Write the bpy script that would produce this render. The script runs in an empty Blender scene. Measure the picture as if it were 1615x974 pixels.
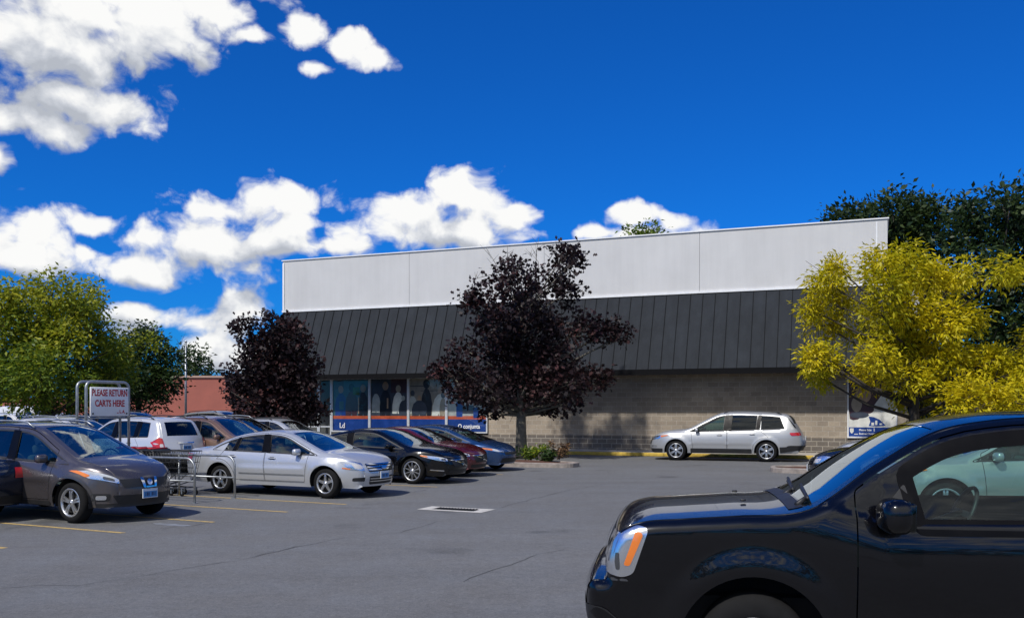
import bpy, math, random
import numpy as np
from mathutils import Vector, Matrix
from mathutils.geometry import delaunay_2d_cdt

SC = bpy.context.scene
COL = SC.collection
R = math.radians
random.seed(7)
RNG = np.random.default_rng(7)

# ---------------------------------------------------------------- camera
CAM_H = 1.88
FPX, CX, HY = 1450.0, 807.5, 646.0           # focal length and horizon in photo pixels (1615 wide)
cam = bpy.data.cameras.new('camera')
cam.sensor_width = 36.0
cam.lens = 36.0 * FPX / 1615.0
cam.shift_y = (HY - 487.0) / 1615.0
cam.clip_start, cam.clip_end = 0.1, 5000.0
cam_ob = bpy.data.objects.new('camera', cam)
COL.objects.link(cam_ob)
cam_ob.location = (0, 0, CAM_H)
cam_ob.rotation_euler = (R(90), 0, 0)
SC.camera = cam_ob

# ---------------------------------------------------------------- light
SUN_AZ = math.atan2(-0.56, -0.83)            # direction the sun stands in (x, y)
SUN_EL = R(50)
SUN_DIR = Vector((math.sin(SUN_AZ) * math.cos(SUN_EL), math.cos(SUN_AZ) * math.cos(SUN_EL), math.sin(SUN_EL)))
sun = bpy.data.lights.new('sun', 'SUN')
sun.energy = 3.55
sun.angle = R(2.0)
sun.color = (1.0, 0.955, 0.89)
sun_ob = bpy.data.objects.new('sun', sun)
COL.objects.link(sun_ob)
sun_ob.rotation_euler = (-SUN_DIR).to_track_quat('-Z', 'Y').to_euler()
sun_ob.location = (0, 0, 60)

SC.view_settings.view_transform = 'Standard'
SC.view_settings.look = 'None'
SC.view_settings.exposure = 0.10
SC.view_settings.gamma = 1.0
SC.view_settings.use_curve_mapping = False
SC.render.engine = 'CYCLES'
SC.cycles.max_bounces = 8
SC.cycles.transparent_max_bounces = 12
SC.cycles.sample_clamp_indirect = 4.0
SC.cycles.caustics_reflective = False
SC.cycles.caustics_refractive = False

SKY_STR = 0.10
SKY_MUL = (0.035, 0.42, 1.10)                 # deep polarised blue of the photograph

class NT:
    """small helper to write node graphs"""
    def __init__(s, tree):
        s.t = tree; s.n = tree.nodes; s.l = tree.links
    def node(s, kind, **kw):
        nd = s.n.new(kind)
        for k, v in kw.items(): setattr(nd, k, v)
        return nd
    def put(s, sock, v):
        if v is None: return
        if hasattr(v, 'is_output') or isinstance(v, bpy.types.NodeSocket): s.l.new(v, sock)
        else: sock.default_value = v
    def math(s, op, a, b=None, c=None, clamp=False):
        nd = s.n.new('ShaderNodeMath'); nd.operation = op; nd.use_clamp = clamp
        for i, v in enumerate((a, b, c)):
            if v is not None: s.put(nd.inputs[i], v)
        return nd.outputs[0]
    def vmath(s, op, a, b=None):
        nd = s.n.new('ShaderNodeVectorMath'); nd.operation = op
        s.put(nd.inputs[0], a)
        if b is not None: s.put(nd.inputs[1], b)
        return nd.outputs['Value'] if op in ('LENGTH', 'DOT_PRODUCT', 'DISTANCE') else nd.outputs[0]
    def rng(s, v, a, b, c=0.0, d=1.0, smooth=False):
        nd = s.n.new('ShaderNodeMapRange')
        if smooth: nd.interpolation_type = 'SMOOTHSTEP'
        s.put(nd.inputs[0], v)
        for i, x in enumerate((a, b, c, d)): s.put(nd.inputs[i + 1], x)
        return nd.outputs[0]
    def mix(s, f, a, b, blend='MIX'):
        nd = s.n.new('ShaderNodeMix'); nd.data_type = 'RGBA'; nd.blend_type = blend
        s.put(nd.inputs[0], f); s.put(nd.inputs[6], a); s.put(nd.inputs[7], b)
        return nd.outputs[2]
    def noise(s, vec, scale, detail=4, rough=0.55, dist=0.0, dim='3D'):
        nd = s.n.new('ShaderNodeTexNoise'); nd.noise_dimensions = dim
        if vec is not None: s.l.new(vec, nd.inputs['Vector'])
        nd.inputs['Scale'].default_value = scale; nd.inputs['Detail'].default_value = detail
        nd.inputs['Roughness'].default_value = rough; nd.inputs['Distortion'].default_value = dist
        return nd.outputs[0]
    def ramp(s, f, stops):
        nd = s.n.new('ShaderNodeValToRGB'); s.put(nd.inputs[0], f)
        el = nd.color_ramp.elements
        while len(el) < len(stops): el.new(0.5)
        for e, (p, c) in zip(el, stops):
            e.position = p; e.color = c if len(c) == 4 else (*c, 1)
        return nd.outputs[0]

def azel(px, py):
    az = math.atan((px - CX) / FPX)
    return az, math.atan((HY - py) / FPX * math.cos(az))

# cloud banks: centre and half-size (measured on the photograph, used as directions in the sky)
BANKS = [
    (30, 70, 190, 115), (190, 30, 190, 75), (335, 8, 90, 45), (120, 160, 130, 50), (60, 190, 120, 36),
    (478, 48, 52, 36), (540, 76, 62, 30), (400, 62, 45, 18), (590, 100, 36, 20), (500, 108, 34, 14),
    (-5, 245, 34, 30),
    (52, 348, 72, 46), (128, 352, 40, 18), (35, 408, 96, 42), (126, 396, 28, 15),
    (395, 325, 118, 50), (345, 385, 135, 58), (238, 428, 82, 36), (455, 318, 62, 30), (430, 375, 100, 40), (480, 352, 50, 18),
    (235, 500, 84, 32), (372, 498, 80, 44), (350, 560, 100, 42),
    (640, 340, 92, 40), (752, 308, 78, 46), (815, 335, 52, 26), (700, 372, 190, 40), (540, 392, 80, 26), (600, 420, 120, 30),
    (995, 342, 60, 34), (1062, 354, 30, 20), (935, 366, 56, 18), (1010, 376, 110, 26),
]
EXTRA = [(2.7, .56, 1.15, .62), (-2.7, .56, 1.15, .62), (-.80, .95, .26, .10), (.25, .95, .22, .10), (1.1, .30, .3, .1), (.9, .75, .25, .12), (1.55, .45, .35, .2), (-1.25, .62, .16, .05), (-.25, .70, .16, .06)]  # unseen clouds added: deck behind camera brightens the shaded wall, others feed reflections

def build_world():
    w = bpy.data.worlds.new('World'); SC.world = w; w.use_nodes = True
    w.node_tree.nodes.clear()
    # ---- density group
    g = bpy.data.node_groups.new('cloud_density', 'ShaderNodeTree')
    g.interface.new_socket('P', in_out='INPUT', socket_type='NodeSocketVector')
    g.interface.new_socket('D', in_out='OUTPUT', socket_type='NodeSocketFloat')
    G = NT(g)
    gi = g.nodes.new('NodeGroupInput'); go = g.nodes.new('NodeGroupOutput')
    p0 = gi.outputs[0]
    warp = G.node('ShaderNodeTexNoise', noise_dimensions='2D'); warp.inputs['Scale'].default_value = 14; warp.inputs['Detail'].default_value = 3
    g.links.new(p0, warp.inputs['Vector'])
    wv = G.vmath('MULTIPLY', G.vmath('SUBTRACT', warp.outputs['Color'], (.5, .5, .5)), (.045, .022, 0))
    p = G.vmath('ADD', p0, wv)
    f = None
    items = []
    for (x, y, rx, ry) in BANKS:
        a, e = azel(x, y); items.append((a, e, rx / FPX * 1.1, ry / FPX * 1.1))
    for (a, e, ra, re) in items + EXTRA:
        d = G.vmath('MULTIPLY', G.vmath('SUBTRACT', p, (a, e, 0)), (1 / ra, 1 / re, 0))
        v = G.math('SUBTRACT', 1.0, G.vmath('LENGTH', d))
        f = v if f is None else G.math('SMOOTH_MAX', f, v, 0.25)
    f = G.math('SMOOTH_MIN', G.math('MAXIMUM', f, -1.2), 1.0, .25)
    q = G.vmath('MULTIPLY', p, (1.0, 1.25, 1.0))
    vo = G.node('ShaderNodeTexVoronoi', feature='SMOOTH_F1', voronoi_dimensions='2D')
    vo.inputs['Scale'].default_value = 20; vo.inputs['Detail'].default_value = 3.0; vo.inputs['Roughness'].default_value = .5
    vo.inputs['Smoothness'].default_value = .35
    g.links.new(q, vo.inputs['Vector'])
    n1 = G.noise(q, 12, 10, .66, .1, dim='2D')
    D = G.math('ADD', f, G.math('MULTIPLY', G.math('SUBTRACT', .46, vo.outputs['Distance']), .62))
    D = G.math('ADD', D, G.math('MULTIPLY', G.math('SUBTRACT', n1, .5), 1.25))
    D = G.math('ADD', D, .03)
    g.links.new(D, go.inputs[0])
    # ---- world
    W = NT(w.node_tree)
    tc = W.node('ShaderNodeTexCoord')
    sep = W.node('ShaderNodeSeparateXYZ'); w.node_tree.links.new(tc.outputs['Generated'], sep.inputs[0])
    az = W.math('ARCTAN2', sep.outputs[0], sep.outputs[1])
    el = W.math('ARCSINE', sep.outputs[2])
    cmb = W.node('ShaderNodeCombineXYZ'); W.put(cmb.inputs[0], az); W.put(cmb.inputs[1], el)
    P = cmb.outputs[0]
    def dens(v):
        nd = W.node('ShaderNodeGroup'); nd.node_tree = g; W.put(nd.inputs[0], v); return nd.outputs[0]
    D0 = dens(P)
    D1 = dens(W.vmath('ADD', P, (0.006, 0.017, 0)))
    D2 = dens(W.vmath('ADD', P, (0.012, 0.055, 0)))
    alpha = W.rng(D0, -.02, 0.46, smooth=True)
    lit = W.math('ADD', 0.50, W.math('MULTIPLY', W.math('SUBTRACT', D0, D1), 0.62))
    lit = W.math('ADD', lit, W.math('MULTIPLY', W.math('SUBTRACT', D0, D2), 0.60))
    lit = W.math('SUBTRACT', lit, W.rng(D2, .15, .8, 0, .30))
    lit = W.math('ADD', lit, W.rng(D0, .0, .35, .32, 0.0))
    k = 1.0 / SKY_STR
    ccol = W.ramp(W.math('MULTIPLY', lit, 1.0, clamp=True), [(0.0, (.46, .49, .55)), (.30, (.57, .60, .66)), (.58, (.72, .74, .78)), (.8, (.86, .87, .88)), (1, (.95, .95, .94))])
    ccol = W.vmath('SCALE', ccol); ccol.node.inputs['Scale'].default_value = k * 0.95
    sky = W.node('ShaderNodeTexSky', sky_type='NISHITA', sun_disc=False)
    sky.sun_elevation = SUN_EL; sky.sun_rotation = SUN_AZ
    sky.air_density = 1.0; sky.dust_density = 0.4; sky.ozone_density = 3.0
    scol = W.vmath('MULTIPLY', sky.outputs[0], SKY_MUL)
    # low sky pales a little towards the horizon
    col = W.mix(alpha, scol, ccol)
    bg = W.node('ShaderNodeBackground'); W.put(bg.inputs[0], col); bg.inputs[1].default_value = SKY_STR
    out = W.node('ShaderNodeOutputWorld'); w.node_tree.links.new(bg.outputs[0], out.inputs[0])
    w.cycles.sampling_method = 'MANUAL'; w.cycles.sample_map_resolution = 512
build_world()

# ---------------------------------------------------------------- object helpers
def tag(o, label=None, cat=None, group=None, kind=None):
    if label: o['label'] = label
    if cat: o['category'] = cat
    if group: o['group'] = group
    if kind: o['kind'] = kind
    return o

def empty(name, loc=(0, 0, 0), rz=0.0, parent=None):
    o = bpy.data.objects.new(name, None); COL.objects.link(o)
    o.location = loc; o.rotation_euler = (0, 0, rz); o.empty_display_size = .3
    if parent: o.parent = parent
    return o

def thing(name, label, cat, loc=(0, 0, 0), rz=0.0, group=None):
    return tag(empty(name, loc, rz), label, cat, group)

class MB:
    """mesh builder: collects polygons, then links ONE mesh object"""
    def __init__(s):
        s.v = []; s.f = []; s.m = []; s.sm = []; s.nrm = {}
        s.cur = 0
    def add(s, vs, fs, smooth=False, normals=None, mi=None):
        b = len(s.v)
        s.v.extend([tuple(map(float, p)) for p in vs])
        for f in fs:
            s.f.append(tuple(b + int(i) for i in f)); s.m.append(s.cur if mi is None else mi); s.sm.append(smooth)
        if normals is not None:
            for i, n in enumerate(normals): s.nrm[b + i] = tuple(map(float, n))
        return b
    def box(s, c, d, rot=None, mi=None, bevel=0.0):
        hx, hy, hz = d[0] / 2, d[1] / 2, d[2] / 2
        if bevel > 0:
            return s.rbox(c, d, bevel, rot, mi)
        vs = [(x, y, z) for x in (-hx, hx) for y in (-hy, hy) for z in (-hz, hz)]
        if rot is not None: vs = [tuple(rot @ Vector(p)) for p in vs]
        vs = [(p[0] + c[0], p[1] + c[1], p[2] + c[2]) for p in vs]
        s.add(vs, [(0, 1, 3, 2), (4, 6, 7, 5), (0, 4, 5, 1), (2, 3, 7, 6), (0, 2, 6, 4), (1, 5, 7, 3)], mi=mi)
    def rbox(s, c, d, r, rot=None, mi=None, n=3):
        """rounded box: sphere grid pushed out to the box corners"""
        h = [max(x / 2 - r, 1e-4) for x in d]
        us = 4 * (n + 1); vs_ = []
        rings = []
        lat = [-math.pi / 2 + math.pi / 2 * i / n for i in range(n + 1)] + [math.pi / 2 * i / n for i in range(n + 1)]
        for li, a in enumerate(lat):
            sz = -1 if li <= n else 1
            for q in range(4):
                sx = (1, -1, -1, 1)[q]; sy = (1, 1, -1, -1)[q]
                for j in range(n + 1):
                    t = q * math.pi / 2 + math.pi / 2 * j / n
                    vs_.append((sx * h[0] + r * math.cos(a) * math.cos(t), sy * h[1] + r * math.cos(a) * math.sin(t), sz * h[2] + r * math.sin(a)))
        nl = len(lat); fs = []
        for i in range(nl - 1):
            for j in range(us):
                k = (j + 1) % us
                fs.append((i * us + j, i * us + k, (i + 1) * us + k, (i + 1) * us + j))
        fs.append(tuple(range(us))[::-1]); fs.append(tuple((nl - 1) * us + j for j in range(us)))
        if rot is not None: vs_ = [tuple(rot @ Vector(p)) for p in vs_]
        s.add([(p[0] + c[0], p[1] + c[1], p[2] + c[2]) for p in vs_], fs, smooth=True, mi=mi)
    def tube(s, pts, r, n=8, mi=None, cap=True):
        pts = [Vector(p) for p in pts]; m = len(pts)
        rr = r if isinstance(r, (list, tuple)) else [r] * m
        prev = None; vs = []
        for i, p in enumerate(pts):
            t = (pts[min(i + 1, m - 1)] - pts[max(i - 1, 0)]).normalized()
            if prev is None:
                ref = Vector((0, 0, 1)) if abs(t.z) < .9 else Vector((1, 0, 0))
                a = t.cross(ref).normalized()
            else:
                a = (prev - t * prev.dot(t)).normalized()
            prev = a; b = t.cross(a)
            for j in range(n):
                th = 2 * math.pi * j / n
                vs.append(p + (a * math.cos(th) + b * math.sin(th)) * rr[i])
        fs = []
        for i in range(m - 1):
            for j in range(n):
                k = (j + 1) % n
                fs.append((i * n + j, i * n + k, (i + 1) * n + k, (i + 1) * n + j))
        if cap:
            fs.append(tuple(range(n))[::-1]); fs.append(tuple((m - 1) * n + j for j in range(n)))
        s.add(vs, fs, smooth=True, mi=mi)
    def lathe_y(s, prof, n=32, c=(0, 0, 0), mi=None, a0=0.0):
        """prof: (radius, y) pairs turned about the y axis"""
        vs = []; m = len(prof)
        for i in range(n):
            t = 2 * math.pi * i / n + a0
            for (r, y) in prof:
                vs.append((c[0] + r * math.cos(t), c[1] + y, c[2] + r * math.sin(t)))
        fs = []
        for i in range(n):
            k = (i + 1) % n
            for j in range(m - 1):
                fs.append((i * m + j, i * m + j + 1, k * m + j + 1, k * m + j))
        s.add(vs, fs, smooth=True, mi=mi)
    def prism(s, poly, ext, to3, mi=None, smooth=False):
        """poly 2D, extruded by ext, through to3(u, v, w)"""
        n = len(poly)
        vs = [to3(u, v, 0) for u, v in poly] + [to3(u, v, ext) for u, v in poly]
        fs = [tuple(range(n))[::-1], tuple(range(n, 2 * n))]
        for i in range(n):
            k = (i + 1) % n
            fs.append((i, k, n + k, n + i))
        s.add(vs, fs, mi=mi, smooth=smooth)
    def build(s, name, mats, parent=None, loc=None, rz=None):
        me = bpy.data.meshes.new(name)
        me.from_pydata(s.v, [], s.f)
        mats = mats if isinstance(mats, (list, tuple)) else [mats]
        for m in mats: me.materials.append(m)
        me.polygons.foreach_set('material_index', np.array(s.m, dtype=np.int32))
        me.polygons.foreach_set('use_smooth', np.array(s.sm, dtype=bool))
        me.update()
        if s.nrm:
            nn = [s.nrm.get(i, (0, 0, 0)) for i in range(len(s.v))]
            me.normals_split_custom_set_from_vertices(nn)
        o = bpy.data.objects.new(name, me); COL.objects.link(o)
        if parent: o.parent = parent
        if loc is not None: o.location = loc
        if rz is not None: o.rotation_euler = (0, 0, rz)
        return o

def gp(px, py, z=0.0):
    """ground (or height z) point seen at a photo pixel"""
    Y = FPX * (CAM_H - z) / (py - HY)
    return Vector(((px - CX) / FPX * Y, Y, z))
def at(px, d, z=0.0):
    return Vector(((px - CX) / FPX * d, d, z))

# ---------------------------------------------------------------- materials
def new_mat(name):
    m = bpy.data.materials.new(name); m.use_nodes = True
    nt = m.node_tree; nt.nodes.clear()
    T = NT(nt)
    bs = T.node('ShaderNodeBsdfPrincipled'); out = T.node('ShaderNodeOutputMaterial')
    nt.links.new(bs.outputs[0], out.inputs[0])
    return m, T, bs, out

def simple(name, col, rough=.6, metal=0.0, var=.12, scale=6.0, spec=.5, bump=0.0, coat=0.0, streak=0.0):
    m, T, bs, out = new_mat(name)
    tc = T.node('ShaderNodeTexCoord')
    n = T.noise(tc.outputs['Object'], scale, 5, .6)
    f = T.rng(n, .3, .7, 1 - var, 1 + var)
    if streak:      # rain streaks running down
        mp = T.node('ShaderNodeMapping'); T.l.new(tc.outputs['Object'], mp.inputs[0]); mp.inputs['Scale'].default_value = (2.2, 2.2, .12)
        f = T.math('MULTIPLY', f, T.rng(T.noise(mp.outputs[0], 1.6, 6, .7), .35, .7, 1 + streak * .3, 1 - streak))
    c = T.vmath('SCALE', (col[0], col[1], col[2])); T.put(c.node.inputs['Scale'], f)
    T.put(bs.inputs['Base Color'], c)
    T.put(bs.inputs['Roughness'], T.rng(n, .3, .7, max(rough - .06, .02), min(rough + .08, 1)))
    bs.inputs['Metallic'].default_value = metal
    bs.inputs['Specular IOR Level'].default_value = spec
    if coat: bs.inputs['Coat Weight'].default_value = coat; bs.inputs['Coat Roughness'].default_value = .03
    if bump:
        b = T.node('ShaderNodeBump'); b.inputs['Strength'].default_value = bump; b.inputs['Distance'].default_value = .01
        n2 = T.noise(tc.outputs['Object'], scale * 8, 4, .7)
        T.put(b.inputs['Height'], n2); T.l.new(b.outputs[0], bs.inputs['Normal'])
    return m

def paint(name, col, metal=.5, rough=.28, dust=.25, spec=.5, coat=.9, crough=.025):
    """car paint: flake base under clear coat, a little road dust low down; dark seen from inside"""
    m, T, bs, out = new_mat(name)
    tc = T.node('ShaderNodeTexCoord')
    sep = T.node('ShaderNodeSeparateXYZ'); T.l.new(tc.outputs['Object'], sep.inputs[0])
    n = T.noise(tc.outputs['Object'], 3.0, 5, .65)
    low = T.rng(sep.outputs[2], .75, .2, 0.0, 1.0, True)
    dirt = T.math('MULTIPLY', T.math('MULTIPLY', low, T.rng(n, .3, .7, .2, 1)), dust)
    c = T.mix(dirt, (*col, 1), (.16, .15, .135, 1))
    T.put(bs.inputs['Base Color'], c)
    T.put(bs.inputs['Metallic'], T.math('MULTIPLY', T.math('SUBTRACT', 1.0, dirt), metal))
    T.put(bs.inputs['Roughness'], T.rng(n, .2, .8, rough - .04, rough + .06))
    bs.inputs['Coat Weight'].default_value = coat; bs.inputs['Specular IOR Level'].default_value = spec
    T.put(bs.inputs['Coat Roughness'], T.math('ADD', crough, T.math('MULTIPLY', dirt, .4)))
    geo = T.node('ShaderNodeNewGeometry')
    ins = T.node('ShaderNodeBsdfDiffuse'); ins.inputs[0].default_value = (.018, .018, .02, 1)
    mx = T.node('ShaderNodeMixShader')
    T.l.new(geo.outputs['Backfacing'], mx.inputs[0]); T.l.new(bs.outputs[0], mx.inputs[1]); T.l.new(ins.outputs[0], mx.inputs[2])
    T.l.new(mx.outputs[0], out.inputs[0])
    return m

def glass(name, tint, refl=1.0, rough=.0, base=0.05):
    """thin sheet of tinted glass: sees through, mirrors at its face"""
    m, T, bs, out = new_mat(name)
    T.n.remove(bs)
    tr = T.node('ShaderNodeBsdfTransparent'); tr.inputs[0].default_value = (*tint, 1)
    gl = T.node('ShaderNodeBsdfGlossy'); gl.inputs['Roughness'].default_value = rough
    gl.inputs['Color'].default_value = (.95, 1, 1, 1)
    lw = T.node('ShaderNodeLayerWeight'); lw.inputs[0].default_value = .5
    fac = T.math('ADD', base, T.math('MULTIPLY', T.math('POWER', lw.outputs['Facing'], 3.2), .9 * refl), clamp=True)
    mx = T.node('ShaderNodeMixShader')
    T.put(mx.inputs[0], fac); T.l.new(tr.outputs[0], mx.inputs[1]); T.l.new(gl.outputs[0], mx.inputs[2])
    T.l.new(mx.outputs[0], out.inputs[0])
    return m

M = {}
M['frameblack'] = simple('gloss_black_frame', (.002, .002, .003), .35, spec=.12, var=.05)
M['rubber'] = simple('tyre_rubber', (.012, .012, .0125), .85, var=.25, scale=9, spec=.15)
M['trim'] = simple('black_trim_plastic', (.016, .016, .017), .5, var=.2)
M['dark'] = simple('dark_plastic', (.03, .031, .033), .65, var=.2)
M['under'] = simple('underbody_grime', (.012, .012, .012), .9)
M['chrome'] = simple('chrome', (.72, .73, .74), .12, 1.0, .05)
M['alloy'] = simple('alloy_rim', (.55, .56, .57), .3, .85, .1, coat=.5)
M['alloydark'] = simple('brushed_alloy_rim', (.32, .32, .33), .35, .8, .1)
M['disc'] = simple('brake_disc', (.07, .068, .065), .5, .6)
M['glass'] = glass('car_window_glass', (.30, .47, .46), base=.07)
M['glassdark'] = glass('privacy_glass', (.06, .08, .095), base=.05)
M['wind'] = glass('windscreen_glass', (.40, .56, .57), base=.13)
M['seat'] = simple('seat_cloth', (.16, .15, .14), .9, var=.15, scale=20)
M['seatdark'] = simple('dark_seat_cloth', (.05, .05, .055), .9, var=.15, scale=20)
M['lamp'] = simple('headlamp_lens', (.80, .82, .85), .16, .92, .06, coat=1.0)
M['lampdark'] = simple('headlamp_bowl', (.10, .105, .115), .15, .6, .1, coat=1.0)
M['amber'] = simple('amber_lens', (.75, .20, .03), .2, 0, .1, coat=1.0)
M['redlens'] = simple('red_lens', (.50, .012, .015), .18, 0, .15, coat=1.0)
M['clear'] = simple('clear_lens', (.62, .60, .60), .2, .2, .1, coat=1.0)
M['plate'] = simple('plate_blue', (.07, .24, .52), .45, 0, .1)
M['plateink'] = simple('plate_ink', (.02, .035, .10), .5)
M['platewhite'] = simple('plate_white', (.70, .73, .76), .45, 0, .05)
M['galv'] = simple('galvanised_steel', (.36, .38, .39), .42, .75, .2, 12)
M['white'] = simple('white_paint', (.78, .79, .80), .45, 0, .05)
M['red'] = simple('red_sign_paint', (.52, .02, .03), .5, 0, .1)
# ================================================================ CARS
def catmull(pts, sub):
    P = [np.array(p[:2], float) for p in pts]; n = len(P); out = []; key = []
    for i in range(n - 1):
        p1, p2 = P[i], P[i + 1]
        p0 = P[i - 1] if i > 0 else 2 * p1 - p2
        p3 = P[i + 2] if i < n - 2 else 2 * p2 - p1
        t0 = 0; t1 = t0 + max(np.linalg.norm(p1 - p0), 1e-4) ** .5; t2 = t1 + np.linalg.norm(p2 - p1) ** .5; t3 = t2 + max(np.linalg.norm(p3 - p2), 1e-4) ** .5
        key.append(len(out))
        for j in range(sub):
            t = t1 + (t2 - t1) * j / sub
            A1 = (t1 - t) / (t1 - t0) * p0 + (t - t0) / (t1 - t0) * p1
            A2 = (t2 - t) / (t2 - t1) * p1 + (t - t1) / (t2 - t1) * p2
            A3 = (t3 - t) / (t3 - t2) * p2 + (t - t2) / (t3 - t2) * p3
            B1 = (t2 - t) / (t2 - t0) * A1 + (t - t0) / (t2 - t0) * A2
            B2 = (t3 - t) / (t3 - t1) * A2 + (t - t1) / (t3 - t1) * A3
            out.append((t2 - t) / (t2 - t1) * B1 + (t - t1) / (t2 - t1) * B2)
    key.append(len(out)); out.append(P[-1])
    return np.array(out), key

def inside(poly, pts):
    poly = np.asarray(poly); x, y = pts[:, 0], pts[:, 1]
    c = np.zeros(len(pts), bool); n = len(poly); j = n - 1
    for i in range(n):
        xi, yi = poly[i]; xj, yj = poly[j]
        if yi != yj:
            m = ((yi > y) != (yj > y)) & (x < (xj - xi) * (y - yi) / (yj - yi) + xi)
            c ^= m
        j = i
    return c

def seg_dist(pl, pts, closed=False):
    pl = np.asarray(pl); a = pl[:-1]; b = pl[1:]
    if closed: a = pl; b = np.roll(pl, -1, 0)
    d = np.full(len(pts), 1e9)
    for s in range(len(a)):
        ab = b[s] - a[s]; L = (ab ** 2).sum()
        if L < 1e-12: continue
        t = np.clip(((pts - a[s]) @ ab) / L, 0, 1)
        d = np.minimum(d, np.hypot(*(pts - a[s] - t[:, None] * ab).T))
    return d

def round_poly(poly, r, n=3):
    out = []; m = len(poly)
    for i in range(m):
        p0, p, p1 = (np.array(poly[(i + k) % m], float) for k in (-1, 0, 1))
        a, b = p0 - p, p1 - p; la, lb = np.linalg.norm(a), np.linalg.norm(b)
        if la < 1e-6 or lb < 1e-6: continue
        ca = (a @ b) / la / lb
        if ca < -.93: out.append(p); continue
        k = min(r, la * .45, lb * .45)
        q0, q1 = p + a / la * k, p + b / lb * k
        for j in range(n + 1):
            t = j / n; out.append((1 - t) ** 2 * q0 + 2 * t * (1 - t) * p + t * t * q1)
    return np.array(out)

def inset_poly(poly, d):
    P = np.asarray(poly, float); n = len(P)
    area = .5 * np.sum(P[:, 0] * np.roll(P[:, 1], -1) - np.roll(P[:, 0], -1) * P[:, 1])
    s = 1 if area > 0 else -1; out = []
    for i in range(n):
        a, b, c = P[i - 1], P[i], P[(i + 1) % n]
        e0 = b - a; e1 = c - b
        e0 = e0 / (np.linalg.norm(e0) + 1e-9); e1 = e1 / (np.linalg.norm(e1) + 1e-9)
        n0 = np.array([-e0[1], e0[0]]) * s; n1 = np.array([-e1[1], e1[0]]) * s
        k = n0 + n1; q = max(1 + n0 @ n1, .35)
        out.append(b + k * d / q)
    return np.array(out)

def resample(poly, h, closed=True):
    P = [np.array(p, float) for p in poly]; out = []
    m = len(P) if closed else len(P) - 1
    for i in range(m):
        a, b = P[i], P[(i + 1) % len(P)]; L = np.linalg.norm(b - a)
        k = max(1, int(math.ceil(L / h)))
        for j in range(k): out.append(a + (b - a) * j / k)
    if not closed: out.append(P[-1])
    return np.array(out)

ROWS = (.010, .028, .052, .080)
def cdt(outer, holes, h, extra=None):
    loops = [np.asarray(outer)] + [np.asarray(x) for x in holes]
    verts = []; edges = []
    for lp in loops:
        b = len(verts); verts.extend(map(tuple, lp)); m = len(lp)
        edges.extend((b + i, b + (i + 1) % m) for i in range(m))
    lo = np.min(outer, 0); hi = np.max(outer, 0)
    gx = np.arange(lo[0] + h * .5, hi[0], h); gz = np.arange(lo[1] + h * .5, hi[1], h)
    if len(gx) and len(gz):
        X, Z = np.meshgrid(gx, gz); X = X + (np.arange(len(gz)) % 2)[:, None] * h * .5
        g = np.column_stack([X.ravel(), Z.ravel()])
        def free(q, dmin):
            ok = inside(outer, q)
            for hl in holes: ok &= ~inside(hl, q)
            return ok & (np.min([seg_dist(lp, q, True) for lp in loops], 0) > dmin)
        g = g[free(g, h * .35)]
        if extra is not None:
            # rows of points along the shoulder, tied together so the rounding stays in strips
            for row in extra:
                if len(g): g = g[seg_dist(row, g) > h * .3]
            for ri, row in enumerate(extra):
                ok = free(row, .006 if ri == 0 else .010)
                if ri:
                    ok &= np.abs(seg_dist(extra[-1][:0] if 0 else outer, row, True) - ROWS[ri]) < .004
                ids = {}
                for i in range(len(row)):
                    if ok[i]: ids[i] = len(verts); verts.append(tuple(row[i]))
                for i in range(len(row) - 1):
                    if i in ids and i + 1 in ids and np.linalg.norm(row[i + 1] - row[i]) < .35: edges.append((ids[i], ids[i + 1]))
        verts.extend(map(tuple, g))
    res = delaunay_2d_cdt([Vector(v) for v in verts], edges, [], 0, 1e-5)
    V = np.array([tuple(v) for v in res[0]]); T = np.array([t for t in res[2] if len(t) == 3])
    c = V[T].mean(1); ok = inside(outer, c)
    for hl in holes: ok &= ~inside(hl, c)
    return V, T[ok]

def sstep(x, a, b):
    t = np.clip((x - a) / (b - a), 0, 1); return t * t * (3 - 2 * t)

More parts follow.
